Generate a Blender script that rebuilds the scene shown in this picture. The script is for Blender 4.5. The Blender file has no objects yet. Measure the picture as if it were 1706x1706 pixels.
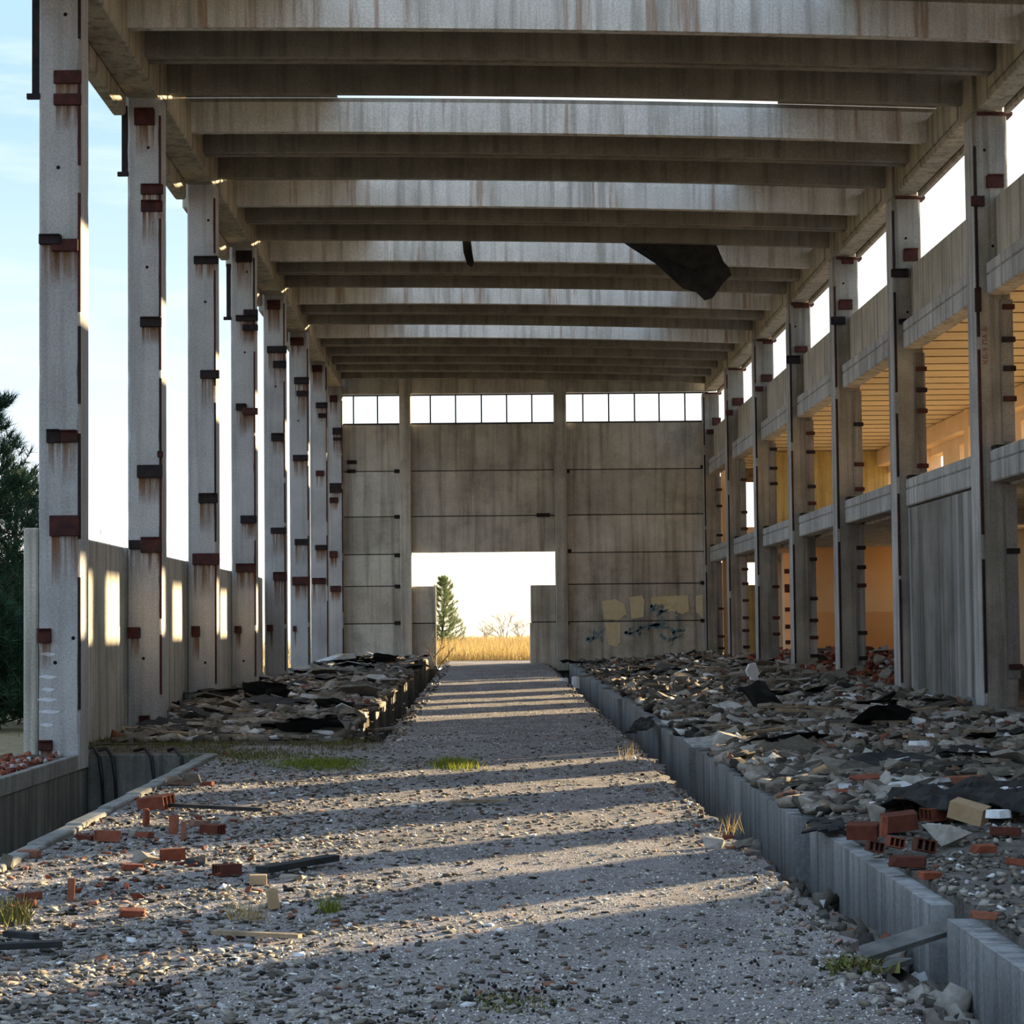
import bpy, bmesh, math, random
import numpy as np
from mathutils import Vector, Matrix, noise as mnoise

random.seed(11); np.random.seed(11)
scene = bpy.context.scene
COL = scene.collection

# ------------------------------------------------------------------ camera
F, CX, CY, CZ = 3713.0, 853.0, 853.0, 1.64
_d = np.array([814 - CX, -(1050 - CY), -F]); _d /= np.linalg.norm(_d)
_k = 0.0102
_u = np.array([-_k, 1.0, -(-_k * _d[0] + _d[1]) / _d[2]]); _u /= np.linalg.norm(_u)
CM = np.array([np.cross(_d, _u), _d, _u])            # world = CM @ camera
cam_data = bpy.data.cameras.new('camera')
cam_data.sensor_width = 36.0
cam_data.lens = F / 1706.0 * 36.0
cam_data.clip_end = 5000
cam = bpy.data.objects.new('camera', cam_data)
COL.objects.link(cam)
_m = Matrix([[CM[i][j] for j in range(3)] + [0] for i in range(3)] + [[0, 0, 0, 1]])
_m.translation = (0, 0, CZ)
cam.matrix_world = _m
scene.camera = cam

# ------------------------------------------------------------------ sun, sky, exposure
SUN = Vector((1.0 / 1.3454, 0.9 / 1.3454, 0.157)).normalized()
sun_data = bpy.data.lights.new('sun', 'SUN')
sun_data.energy = 24.0
sun_data.color = (1.0, 0.78, 0.46)
sun_data.angle = math.radians(0.6)
sun = bpy.data.objects.new('sun', sun_data)
sun.rotation_euler = (-SUN).to_track_quat('-Z', 'Y').to_euler()
sun.location = (40, 40, 30)
COL.objects.link(sun)

world = bpy.data.worlds.new('sky'); scene.world = world
world.use_nodes = True
nt = world.node_tree; nt.nodes.clear()
def N(t, typ, **kw):
    n = t.nodes.new(typ)
    for k, v in kw.items(): setattr(n, k, v)
    return n
w_out = N(nt, 'ShaderNodeOutputWorld'); w_bg = N(nt, 'ShaderNodeBackground')
# an even hazy winter sky: white at the horizon, pale blue above, thin wind-drawn cloud
tc = N(nt, 'ShaderNodeTexCoord'); mp = N(nt, 'ShaderNodeMapping'); mp.inputs['Scale'].default_value = (1.5, 1.5, 9.0)
nz = N(nt, 'ShaderNodeTexNoise'); nz.inputs['Scale'].default_value = 3.2; nz.inputs['Detail'].default_value = 8; nz.inputs['Roughness'].default_value = 0.6
rp = N(nt, 'ShaderNodeValToRGB'); rp.color_ramp.elements[0].position = 0.46; rp.color_ramp.elements[1].position = 0.74
rp.color_ramp.elements[1].color = (0.85, 0.85, 0.85, 1)
sep = N(nt, 'ShaderNodeSeparateXYZ'); gr = N(nt, 'ShaderNodeValToRGB')
e = gr.color_ramp.elements
while len(e) < 5: e.new(0.5)
for k, (p, c) in enumerate(((0.0, (1.35, 1.37, 1.38)), (0.06, (1.18, 1.27, 1.33)), (0.12, (0.86, 1.06, 1.22)), (0.23, (0.56, 0.84, 1.12)), (1.0, (0.74, 1.10, 1.62)))):
    e[k].position = p; e[k].color = (*c, 1)
mix = N(nt, 'ShaderNodeMix', data_type='RGBA'); mix.inputs[7].default_value = (1.1, 1.2, 1.32, 1)
L = nt.links.new
L(tc.outputs['Generated'], mp.inputs['Vector']); L(mp.outputs[0], nz.inputs['Vector']); L(nz.outputs['Fac'], rp.inputs[0])
L(tc.outputs['Generated'], sep.inputs[0]); L(sep.outputs['Z'], gr.inputs[0]); L(rp.outputs[0], mix.inputs[0])
L(gr.outputs[0], mix.inputs[6])
# wide pale glow around the low sun
dt = N(nt, 'ShaderNodeVectorMath', operation='DOT_PRODUCT'); dt.inputs[1].default_value = SUN
gl = N(nt, 'ShaderNodeMapRange', interpolation_type='SMOOTHSTEP'); gl.inputs['From Min'].default_value = 0.55; gl.inputs['From Max'].default_value = 0.97
mix2 = N(nt, 'ShaderNodeMix', data_type='RGBA'); mix2.inputs[7].default_value = (2.0, 1.9, 1.75, 1)
L(tc.outputs['Generated'], dt.inputs[0]); L(dt.outputs['Value'], gl.inputs['Value']); L(gl.outputs[0], mix2.inputs[0])
L(mix.outputs[2], mix2.inputs[6]); L(mix2.outputs[2], w_bg.inputs['Color'])
SKY_STRENGTH = 1.0
w_bg.inputs['Strength'].default_value = SKY_STRENGTH
L(w_bg.outputs[0], w_out.inputs['Surface'])

vs = scene.view_settings
vs.view_transform = 'Standard'; vs.look = 'None'; vs.gamma = 1.0; vs.use_curve_mapping = False
vs.exposure = 0.0

# ------------------------------------------------------------------ helpers
SL = 0.0094                                     # the hall floor climbs slowly away from the camera
def zf(y): return SL * y
def ray(px, py): return CM @ np.array([px - CX, -(py - CY), -F])
def at_y(px, py, Y):
    r = ray(px, py); t = Y / r[1]; return Vector((r[0] * t, Y, CZ + r[2] * t))
def on_floor(px, py, z0=0.0):
    r = ray(px, py); t = (z0 - CZ) / (r[2] - SL * r[1]); return Vector((r[0] * t, r[1] * t, CZ + r[2] * t))
def proj(p):
    v = CM.T @ (np.array(p, float) - np.array([0, 0, CZ]))
    if v[2] > -0.3: return None
    return CX + F * v[0] / -v[2], CY - F * v[1] / -v[2]
def in_frame(p, m=50):
    q = proj(p)
    return q is not None and -m < q[0] < 1706 + m and -m < q[1] < 1706 + m
def xl(y): return -4.57 + (y - 25) * 0.0050      # inner face line of the left columns
def xr(y): return 6.90 - (y - 31) * 0.0095       # inner face line of the right columns
def zl(y): return 9.20 - (y - 31) * 0.0036
def zr(y): return 8.86 - (y - 31) * 0.0030

def tag(o, label=None, cat=None, group=None, kind=None):
    if label: o['label'] = label
    if cat: o['category'] = cat
    if group: o['group'] = group
    if kind: o['kind'] = kind
    return o
def empty(name, loc=(0, 0, 0)):
    o = bpy.data.objects.new(name, None); o.location = loc; o.empty_display_size = 0.2
    COL.objects.link(o); return o

class MB:
    def __init__(s): s.v = []; s.f = []
    def add(s, vs, fs):
        n = len(s.v); s.v += [tuple(map(float, v)) for v in vs]; s.f += [tuple(i + n for i in f) for f in fs]; return s
    def box(s, x0, x1, y0, y1, z0, z1, c=0.0):
        if c <= 0:
            return s.add([(x, y, z) for x in (x0, x1) for y in (y0, y1) for z in (z0, z1)],
                  [(0, 1, 3, 2), (4, 6, 7, 5), (0, 4, 5, 1), (2, 3, 7, 6), (0, 2, 6, 4), (1, 5, 7, 3)])
        bm = bmesh.new()
        bmesh.ops.create_cube(bm, size=1.0)
        for v in bm.verts:
            v.co = Vector(((x0 + x1) / 2 + v.co.x * (x1 - x0), (y0 + y1) / 2 + v.co.y * (y1 - y0), (z0 + z1) / 2 + v.co.z * (z1 - z0)))
        bmesh.ops.bevel(bm, geom=list(bm.edges), offset=c, segments=1, affect='EDGES', clamp_overlap=True)
        bm.verts.index_update()
        s.add([v.co[:] for v in bm.verts], [[v.index for v in f.verts] for f in bm.faces]); bm.free(); return s
    def tube(s, pts, rs, n=5, cap=True):
        pts = [Vector(p) for p in pts]
        if not hasattr(rs, '__len__'): rs = [rs] * len(pts)
        base = len(s.v); up = Vector((0.31, 0.17, 0.93))
        for i, p in enumerate(pts):
            t = (pts[min(i + 1, len(pts) - 1)] - pts[max(i - 1, 0)]).normalized()
            a = t.cross(up); a = a.normalized() if a.length > 1e-4 else t.orthogonal().normalized(); b = t.cross(a)
            for k in range(n):
                an = 2 * math.pi * k / n
                s.v.append(tuple(p + (a * math.cos(an) + b * math.sin(an)) * rs[i]))
        for i in range(len(pts) - 1):
            for k in range(n):
                s.f.append((base + i * n + k, base + i * n + (k + 1) % n, base + (i + 1) * n + (k + 1) % n, base + (i + 1) * n + k))
        if cap:
            s.f.append(tuple(base + k for k in range(n))[::-1]); s.f.append(tuple(base + (len(pts) - 1) * n + k for k in range(n)))
        return s
    def mesh(s, name, mat, origin=(0, 0, 0), fix=True):
        me = bpy.data.meshes.new(name)
        o = Vector(origin)
        me.from_pydata([(v[0] - o.x, v[1] - o.y, v[2] - o.z) for v in s.v], [], s.f)
        if fix:
            bm = bmesh.new(); bm.from_mesh(me); bmesh.ops.recalc_face_normals(bm, faces=bm.faces); bm.to_mesh(me); bm.free()
        me.materials.append(mat); me.update(); return me
    def build(s, name, mat, parent=None, origin=None, fix=True):
        """mesh given in world coordinates; stands at its parent's place or at origin"""
        if parent is not None:
            w = Vector((0, 0, 0)); p = parent
            while p is not None: w += p.location; p = p.parent
            off = w; loc = (0, 0, 0)
        else:
            if origin is None:
                a = np.array(s.v); origin = ((a[:, 0].min() + a[:, 0].max()) / 2, (a[:, 1].min() + a[:, 1].max()) / 2, a[:, 2].min())
            off = Vector(origin); loc = origin
        ob = bpy.data.objects.new(name, s.mesh(name, mat, off, fix)); ob.location = loc; ob.parent = parent
        COL.objects.link(ob); return ob

# ------------------------------------------------------------------ materials
MATS = {}
def ramp(t, fac, stops, interp='LINEAR'):
    r = N(t, 'ShaderNodeValToRGB'); r.color_ramp.interpolation = interp
    e = r.color_ramp.elements
    while len(e) < len(stops): e.new(0.5)
    for i, (p, c) in enumerate(stops):
        e[i].position = p; e[i].color = (*c, 1) if len(c) == 3 else c
    t.links.new(fac, r.inputs[0]); return r.outputs[0]
def noise_tex(t, vec, scale, detail=5, rough=0.55, vscale=(1, 1, 1), off=(0, 0, 0)):
    m = N(t, 'ShaderNodeMapping'); m.inputs['Scale'].default_value = vscale; m.inputs['Location'].default_value = off
    t.links.new(vec, m.inputs['Vector'])
    n = N(t, 'ShaderNodeTexNoise'); n.inputs['Scale'].default_value = scale; n.inputs['Detail'].default_value = detail; n.inputs['Roughness'].default_value = rough
    t.links.new(m.outputs[0], n.inputs['Vector']); return n.outputs['Fac']
def mixc(t, fac, a, b, blend='MIX'):
    m = N(t, 'ShaderNodeMix', data_type='RGBA', blend_type=blend)
    if isinstance(fac, (int, float)): m.inputs[0].default_value = fac
    else: t.links.new(fac, m.inputs[0])
    for i, c in ((6, a), (7, b)):
        if isinstance(c, tuple): m.inputs[i].default_value = (*c, 1)
        else: t.links.new(c, m.inputs[i])
    return m.outputs[2]
def new_mat(name, rough=0.9):
    m = bpy.data.materials.new(name); m.use_nodes = True
    t = m.node_tree; b = t.nodes['Principled BSDF']; b.inputs['Roughness'].default_value = rough
    b.inputs['Specular IOR Level'].default_value = 0.25
    g = N(t, 'ShaderNodeNewGeometry'); MATS[name] = m
    return m, t, b, g.outputs['Position'], g
def bump(t, b, h, strength=0.4, dist=0.02):
    n = N(t, 'ShaderNodeBump'); n.inputs['Strength'].default_value = strength; n.inputs['Distance'].default_value = dist
    t.links.new(h, n.inputs['Height']); t.links.new(n.outputs[0], b.inputs['Normal'])

def concrete(name, light, dark, streak=0.5, streak_col=(0.05, 0.045, 0.035), rust=0.0, moss=0.0, board=0.0, lo=0.35, hi=0.7, pale=0.0, sfreq=1.0, tint=0.0):
    m, t, b, pos, g = new_mat(name)
    base = ramp(t, noise_tex(t, pos, 0.9, 8, 0.62), [(lo, dark), (hi, light)])
    fine = noise_tex(t, pos, 38, 4, 0.6)
    base = mixc(t, 0.55, base, ramp(t, fine, [(0.3, (0.45, 0.45, 0.45)), (0.7, (1.1, 1.1, 1.1))]), 'MULTIPLY')
    if streak:
        s1 = noise_tex(t, pos, 3.0 * sfreq, 6, 0.6, (2.2, 2.2, 0.09 / sfreq ** .5))
        f = ramp(t, s1, [(0.47, (0, 0, 0)), (0.66, (streak,) * 3)])
        base = mixc(t, f, base, streak_col)
    if pale:
        s3 = noise_tex(t, pos, 2.2 * sfreq, 4, 0.55, (2.4, 2.4, 0.06), (3, 8, 1))
        base = mixc(t, ramp(t, s3, [(0.52, (0, 0, 0)), (0.62, (pale,) * 3)]), base, (0.5, 0.5, 0.5))
    if rust:
        s2 = noise_tex(t, pos, 2.1, 5, 0.62, (1.9, 1.9, 0.05), (7, 3, 0))
        base = mixc(t, ramp(t, s2, [(0.565, (0, 0, 0)), (0.64, (rust,) * 3)]), base, (0.22, 0.095, 0.03))
    if moss:
        s4 = noise_tex(t, pos, 1.3, 6, 0.7, off=(2, 9, 4))
        base = mixc(t, ramp(t, s4, [(0.5, (0, 0, 0)), (0.68, (moss,) * 3)]), base, (0.055, 0.06, 0.025))
    if tint:
        oi = N(t, 'ShaderNodeObjectInfo')
        base = mixc(t, 1.0, base, ramp(t, oi.outputs['Random'], [(0.0, (1 - tint, 1 - tint, 1 - tint * 1.1)), (0.5, (1, 0.97, 0.92)), (1.0, (1 + tint, 1 + tint, 1 + tint * .9))]), 'MULTIPLY')
    h = fine
    if board:
        wv = N(t, 'ShaderNodeTexWave'); wv.bands_direction = 'Y'; wv.inputs['Scale'].default_value = board; wv.inputs['Distortion'].default_value = 1.5
        t.links.new(pos, wv.inputs['Vector'])
        base = mixc(t, 0.3, base, ramp(t, wv.outputs['Fac'], [(0.0, (0.3, 0.3, 0.3)), (0.14, (1, 1, 1))]), 'MULTIPLY')
    t.links.new(base, b.inputs['Base Color']); bump(t, b, h, 0.35, 0.015)
    return m
def plain(name, a, c, scale=6, rough=0.85, bs=0.3, metal=0.0, detail=5):
    m, t, b, pos, g = new_mat(name, rough)
    n = noise_tex(t, pos, scale, detail, 0.6)
    t.links.new(ramp(t, n, [(0.3, a), (0.7, c)]), b.inputs['Base Color']); b.inputs['Metallic'].default_value = metal
    if bs: bump(t, b, noise_tex(t, pos, scale * 6, 3, 0.6), bs, 0.01)
    return m
def island(name, stops, rough=0.9, scale=30, bs=0.3, amount=0.5):
    """each loose chip or blade of the mesh takes a colour of its own"""
    m, t, b, pos, g = new_mat(name, rough)
    c = ramp(t, g.outputs['Random Per Island'], stops)
    c = mixc(t, amount, c, ramp(t, noise_tex(t, pos, scale, 4), [(0.3, (0.4, 0.4, 0.4)), (0.7, (1.15, 1.15, 1.15))]), 'MULTIPLY')
    t.links.new(c, b.inputs['Base Color'])
    if bs: bump(t, b, noise_tex(t, pos, scale * 2, 3), bs, 0.01)
    return m
def perobj(name, stops, rough=0.9, scale=14, bs=0.4):
    m, t, b, pos, g = new_mat(name, rough)
    oi = N(t, 'ShaderNodeObjectInfo')
    c = ramp(t, oi.outputs['Random'], stops)
    c = mixc(t, 0.6, c, ramp(t, noise_tex(t, pos, scale, 5), [(0.3, (0.4, 0.4, 0.4)), (0.7, (1.2, 1.2, 1.2))]), 'MULTIPLY')
    t.links.new(c, b.inputs['Base Color']); bump(t, b, noise_tex(t, pos, scale * 4, 3), bs, 0.01)
    return m

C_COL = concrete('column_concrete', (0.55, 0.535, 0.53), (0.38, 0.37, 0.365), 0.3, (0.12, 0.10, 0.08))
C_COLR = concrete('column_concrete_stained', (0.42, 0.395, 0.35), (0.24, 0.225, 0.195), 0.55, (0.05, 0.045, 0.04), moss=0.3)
C_WALL = concrete('wall_panel_concrete', (0.68, 0.645, 0.58), (0.46, 0.435, 0.385), 0.55, (0.10, 0.09, 0.07), moss=0.3, pale=0.25, sfreq=0.6, tint=0.16)
C_LOW = concrete('low_wall_concrete', (0.64, 0.60, 0.52), (0.42, 0.39, 0.33), 0.6, (0.10, 0.09, 0.07))
C_STREAK = concrete('streaked_panel_concrete', (0.34, 0.32, 0.30), (0.17, 0.16, 0.145), 0.8, (0.045, 0.04, 0.035), pale=0.6, sfreq=0.45)
C_BEAM = concrete('beam_concrete', (0.52, 0.46, 0.37), (0.34, 0.30, 0.235), 0.6, (0.07, 0.06, 0.045))
C_FBEAM = concrete('floor_beam_concrete', (0.62, 0.61, 0.60), (0.38, 0.37, 0.36), 0.6, (0.08, 0.08, 0.08))
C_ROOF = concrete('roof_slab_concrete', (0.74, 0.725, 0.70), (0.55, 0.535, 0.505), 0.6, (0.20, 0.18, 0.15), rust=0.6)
C_SOFFIT = concrete('shaded_soffit_concrete', (0.33, 0.305, 0.26), (0.20, 0.185, 0.155), 0.5, (0.08, 0.07, 0.055))  # darker copy of the roof concrete, shade of the undersides put into its colour
C_TRENCH = concrete('trench_concrete', (0.40, 0.40, 0.40), (0.22, 0.22, 0.22), 0.65, (0.07, 0.065, 0.06), board=1.1)
C_PIT = concrete('pit_concrete', (0.27, 0.26, 0.23), (0.14, 0.135, 0.12), 0.7, (0.04, 0.04, 0.035), moss=0.3, board=0.8)
C_KERB = concrete('kerb_concrete', (0.36, 0.355, 0.34), (0.20, 0.195, 0.18), 0.4, moss=0.4)
RUST = plain('rusty_steel', (0.025, 0.011, 0.011), (0.085, 0.024, 0.02), 9, 0.8)
RUSTDARK = plain('blackened_steel', (0.008, 0.006, 0.007), (0.03, 0.018, 0.018), 9, 0.75)
DARKMETAL = plain('window_bar_metal', (0.03, 0.035, 0.035), (0.07, 0.07, 0.065), 12, 0.6)
HOLE = plain('bolt_hole_dark', (0.006, 0.006, 0.006), (0.012, 0.012, 0.012), 5, 0.95, 0)
FELT = plain('roofing_felt', (0.012, 0.013, 0.014), (0.035, 0.036, 0.036), 5, 0.85, 0.5)
CABLE = plain('black_cable', (0.008, 0.008, 0.009), (0.02, 0.02, 0.02), 5, 0.5, 0)
PEACH = plain('annex_peach_paint', (0.74, 0.54, 0.34), (0.88, 0.68, 0.46), 1.2, 0.9, 0.2)
YELLOW = concrete('annex_yellow_paint', (0.72, 0.58, 0.26), (0.50, 0.38, 0.16), 0.55, (0.16, 0.12, 0.06))
ORANGE = plain('annex_orange_paint', (0.86, 0.46, 0.19), (0.92, 0.58, 0.28), 0.8, 0.9, 0.2)
ORANGE_DADO = plain('annex_orange_dado_paint', (0.78, 0.36, 0.12), (0.86, 0.44, 0.17), 0.8, 0.9, 0.2)
CEILP = plain('annex_ceiling_paint', (0.68, 0.55, 0.37), (0.80, 0.67, 0.47), 0.9, 0.9, 0.15)
PAINT_Y = plain('wall_patch_yellow', (0.60, 0.51, 0.31), (0.74, 0.64, 0.42), 5, 0.9, 0.2)
PAINT_B = plain('graffiti_blue_green', (0.10, 0.19, 0.22), (0.17, 0.28, 0.32), 8, 0.85, 0.1)
STENCIL = plain('stencil_red', (0.13, 0.045, 0.035), (0.24, 0.07, 0.05), 30, 0.9, 0)
CHALK = plain('white_chalk_mark', (0.5, 0.52, 0.55), (0.75, 0.76, 0.78), 30, 0.9, 0)
FOAM = plain('white_foam', (0.62, 0.64, 0.66), (0.85, 0.86, 0.88), 20, 0.8, 0.4)
WOOD = plain('weathered_wood', (0.14, 0.10, 0.065), (0.36, 0.27, 0.18), 7, 0.85, 0.4)
BOARD = plain('pale_board', (0.50, 0.40, 0.24), (0.62, 0.52, 0.34), 7, 0.85, 0.2)
BRICK = perobj('hollow_brick_clay', [(0.0, (0.09, 0.028, 0.018)), (0.5, (0.19, 0.052, 0.028)), (0.8, (0.28, 0.085, 0.045)), (1.0, (0.22, 0.14, 0.10))])
BRICKTAN = plain('tan_brick_clay', (0.30, 0.20, 0.11), (0.44, 0.31, 0.19), 9)
CHUNK = perobj('rubble_concrete', [(0.0, (0.10, 0.088, 0.07)), (0.35, (0.21, 0.185, 0.15)), (0.7, (0.31, 0.28, 0.24)), (1.0, (0.44, 0.41, 0.37))])
SHARD = perobj('rubble_shard', [(0.0, (0.05, 0.046, 0.04)), (0.4, (0.18, 0.155, 0.125)), (0.75, (0.28, 0.245, 0.20)), (0.93, (0.40, 0.40, 0.40)), (1.0, (0.6, 0.6, 0.6))])
BITS = island('rubble_bits', [(0.0, (0.025, 0.023, 0.02)), (0.3, (0.12, 0.10, 0.08)), (0.62, (0.24, 0.205, 0.165)), (0.91, (0.38, 0.345, 0.30)), (0.93, (0.20, 0.08, 0.045)), (0.955, (0.24, 0.10, 0.06)), (0.965, (0.5, 0.5, 0.5)), (1.0, (0.75, 0.75, 0.75))], amount=0.45)
BITSRED = island('red_rubble_bits', [(0.0, (0.12, 0.03, 0.02)), (0.5, (0.26, 0.07, 0.035)), (0.75, (0.34, 0.12, 0.07)), (0.8, (0.25, 0.23, 0.21)), (1.0, (0.45, 0.43, 0.42))], amount=0.45)
GRAVEL = island('gravel_chips', [(0.0, (0.035, 0.032, 0.03)), (0.10, (0.08, 0.07, 0.06)), (0.35, (0.25, 0.235, 0.205)), (0.7, (0.40, 0.38, 0.34)), (0.88, (0.62, 0.60, 0.55)), (1.0, (0.85, 0.84, 0.80))], amount=0.25, bs=0)
BLACKBITS = island('black_cinders', [(0.0, (0.008, 0.008, 0.008)), (1.0, (0.03, 0.028, 0.026))], bs=0)
DRYGRASS = island('dry_grass_blades', [(0.0, (0.26, 0.17, 0.06)), (0.5, (0.42, 0.30, 0.12)), (1.0, (0.55, 0.42, 0.20))], bs=0, amount=0.2)
GREENGRASS = island('green_grass_blades', [(0.0, (0.08, 0.11, 0.012)), (0.6, (0.17, 0.21, 0.025)), (1.0, (0.30, 0.28, 0.07))], bs=0, amount=0.2)
OLIVE = island('olive_grass_blades', [(0.0, (0.05, 0.055, 0.015)), (0.6, (0.12, 0.12, 0.03)), (1.0, (0.22, 0.16, 0.06))], bs=0, amount=0.2)
NEEDLE = island('pine_needles', [(0.0, (0.012, 0.035, 0.022)), (0.6, (0.03, 0.075, 0.04)), (1.0, (0.06, 0.11, 0.05))], bs=0, amount=0.2)
NEEDLE2 = island('sunny_pine_needles', [(0.0, (0.10, 0.16, 0.06)), (0.6, (0.20, 0.26, 0.10)), (1.0, (0.32, 0.36, 0.15))], bs=0, amount=0.2)
for _n in ('dry_grass_blades', 'sunny_pine_needles', 'green_grass_blades'):
    _t = MATS[_n].node_tree; _b = _t.nodes['Principled BSDF']
    _tr = N(_t, 'ShaderNodeBsdfTranslucent'); _ms = N(_t, 'ShaderNodeMixShader'); _ms.inputs[0].default_value = 0.4
    _t.links.new(_b.inputs['Base Color'].links[0].from_socket, _tr.inputs['Color'])
    _o = [n for n in _t.nodes if n.type == 'OUTPUT_MATERIAL'][0]
    _t.links.new(_b.outputs[0], _ms.inputs[1]); _t.links.new(_tr.outputs[0], _ms.inputs[2]); _t.links.new(_ms.outputs[0], _o.inputs['Surface'])
BARK = plain('bark', (0.03, 0.022, 0.018), (0.10, 0.075, 0.055), 10, 0.9)
TWIG = plain('bare_twig', (0.10, 0.07, 0.05), (0.20, 0.15, 0.10), 10, 0.9, 0)
PYLON = plain('pylon_steel', (0.35, 0.36, 0.37), (0.45, 0.46, 0.47), 2, 0.6, 0)

def floor_mat():
    m, t, b, pos, g = new_mat('gravelled_floor', 0.92)
    a = ramp(t, noise_tex(t, pos, 1.1, 7, 0.65), [(0.36, (0.16, 0.14, 0.135)), (0.66, (0.30, 0.265, 0.255))])
    sp = noise_tex(t, pos, 42, 4, 0.75)
    a = mixc(t, 0.8, a, ramp(t, sp, [(0.35, (0.4, 0.4, 0.4)), (0.52, (0.95, 0.95, 0.95)), (0.66, (1.5, 1.5, 1.5))]), 'MULTIPLY')
    ms = noise_tex(t, pos, 0.75, 6, 0.7, off=(4, 2, 0))
    a = mixc(t, ramp(t, ms, [(0.60, (0, 0, 0)), (0.72, (0.6, 0.6, 0.6))]), a, (0.10, 0.09, 0.035))
    t.links.new(a, b.inputs['Base Color']); bump(t, b, sp, 0.7, 0.02); return m
def bed_mat(name, d, l):
    m, t, b, pos, g = new_mat(name, 0.95)
    a = ramp(t, noise_tex(t, pos, 5, 8, 0.7), [(0.35, d), (0.65, l)])
    a = mixc(t, 0.7, a, ramp(t, noise_tex(t, pos, 55, 4, 0.7), [(0.35, (0.4, 0.4, 0.4)), (0.65, (1.3, 1.3, 1.3))]), 'MULTIPLY')
    t.links.new(a, b.inputs['Base Color']); bump(t, b, noise_tex(t, pos, 22, 6, 0.75), 0.9, 0.04); return m
M_FLOOR = floor_mat()
M_BED = bed_mat('rubble_bed', (0.075, 0.07, 0.06), (0.24, 0.22, 0.195))
M_BEDL = bed_mat('rubble_bed_earthy', (0.06, 0.05, 0.04), (0.21, 0.18, 0.145))
M_SOIL = bed_mat('outside_soil', (0.24, 0.18, 0.10), (0.46, 0.37, 0.22))

def stain_mat():
    m, t, b, pos, g = new_mat('rust_run', 0.9)
    tc = N(t, 'ShaderNodeTexCoord'); s = N(t, 'ShaderNodeSeparateXYZ'); t.links.new(tc.outputs['Generated'], s.inputs[0])
    n = noise_tex(t, pos, 7, 4, 0.6, (2.5, 2.5, 0.12))
    r = ramp(t, n, [(0.36, (0, 0, 0)), (0.62, (1, 1, 1))])
    mu = N(t, 'ShaderNodeMath', operation='MULTIPLY'); t.links.new(r, mu.inputs[0]); t.links.new(s.outputs['Z'], mu.inputs[1])
    mu2 = N(t, 'ShaderNodeMath', operation='MULTIPLY'); mu2.inputs[1].default_value = 0.55; t.links.new(mu.outputs[0], mu2.inputs[0])
    b.inputs['Base Color'].default_value = (0.24, 0.10, 0.03, 1); t.links.new(mu2.outputs[0], b.inputs['Alpha']); return m
RUSTRUN = stain_mat()

# ================================================================== the ground and floors
def fbm(x, y, s, seed=0.0, o=4):
    return mnoise.fractal(Vector((x * s + seed, y * s - seed, seed * 0.37)), 0.9, 2.0, o)
def smooth(a, b, x):
    if a > b: return 1 - smooth(b, a, x)
    t = min(1, max(0, (x - a) / (b - a))); return t * t * (3 - 2 * t)
def h_right(x, y): return 0.03 + 0.20 * smooth(3.2, 6.6, x) * smooth(18, 34, y) + 0.05 * smooth(20, 40, y) + 0.05 * fbm(x, y, 0.9, 3.1)
def h_left(x, y): return 0.01 + 0.17 * smooth(29, 36, y) * (1 - 0.6 * smooth(-2.6, -1.9, x)) + 0.05 * fbm(x, y, 0.9, 7.7) * smooth(27, 32, y)
def h_aisle(x, y): return 0.012 * fbm(x, y, 1.3, 1.3)

def ground_slab(name, x0, x1, y0, y1, sx, sy, mat, hfun, depth, ragged=0.03, cut=None):
    nx = max(2, int(round((x1 - x0) / sx)) + 1); ny = max(2, int(round((y1 - y0) / sy)) + 1)
    xs = np.linspace(x0, x1, nx); ys = np.linspace(y0, y1, ny)
    mb = MB()
    for j, y in enumerate(ys):
        for i, x in enumerate(xs):
            xx = x; e = (i in (0, nx - 1))
            if e and ragged: xx += ragged * fbm(x * 3, y, 2.3, 5.0) * 1.6
            z = zf(y) + hfun(x, y) - (0.025 if e and ragged else 0)
            mb.v.append((xx, y, z))
    for j in range(ny - 1):
        for i in range(nx - 1):
            a = j * nx + i; mb.f.append((a, a + 1, a + nx + 1, a + nx))
    ring = [i for i in range(nx)] + [j * nx + nx - 1 for j in range(1, ny)] + [(ny - 1) * nx + i for i in range(nx - 2, -1, -1)] + [j * nx for j in range(ny - 2, 0, -1)]
    base = len(mb.v)
    for r in ring:
        v = mb.v[r]; mb.v.append((v[0], v[1], zf(v[1]) - depth))
    n = len(ring)
    for k in range(n):
        mb.f.append((ring[k], base + k, base + (k + 1) % n, ring[(k + 1) % n]))
    mb.f.append(tuple(base + k for k in range(n))[::-1])
    return mb.build(name, mat, fix=False)

AX0, AX1 = -1.31, 1.75          # the aisle between the two trenches
RX = 2.35                        # platform edge beyond the right trench
LX = -1.84                       # platform edge beyond the left trench
fa = ground_slab('floor', AX0, AX1, 27.4, 71.5, 0.09, 0.12, M_FLOOR, h_aisle, 1.3, 0.08)
tag(fa, 'long gravelled concrete aisle running to the doorway between two trenches', kind='structure')
fb = ground_slab('floor', -3.2, AX1, 3.0, 27.4, 0.09, 0.09, M_FLOOR, h_aisle, 1.3, 0.10)
tag(fb, 'wide gravel-covered concrete floor in the foreground', kind='structure')
fc = ground_slab('floor', -4.62, -3.2, 25.7, 27.4, 0.1, 0.1, M_BEDL, h_aisle, 2.2, 0.0)
tag(fc, 'mossy strip of floor beyond the open pit', kind='structure')
fl_ = ground_slab('floor', -5.0, LX, 27.95, 67.4, 0.12, 0.14, M_BEDL, h_left, 1.3, 0.04)
tag(fl_, 'rubble-strewn platform between the left columns and the aisle', kind='structure')
fd = ground_slab('floor', -5.0, AX0 - 0.02, 27.4, 27.95, 0.12, 0.12, M_BEDL, h_aisle, 1.3, 0.0)
tag(fd, 'grassy strip in front of the left platform', kind='structure')
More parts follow.
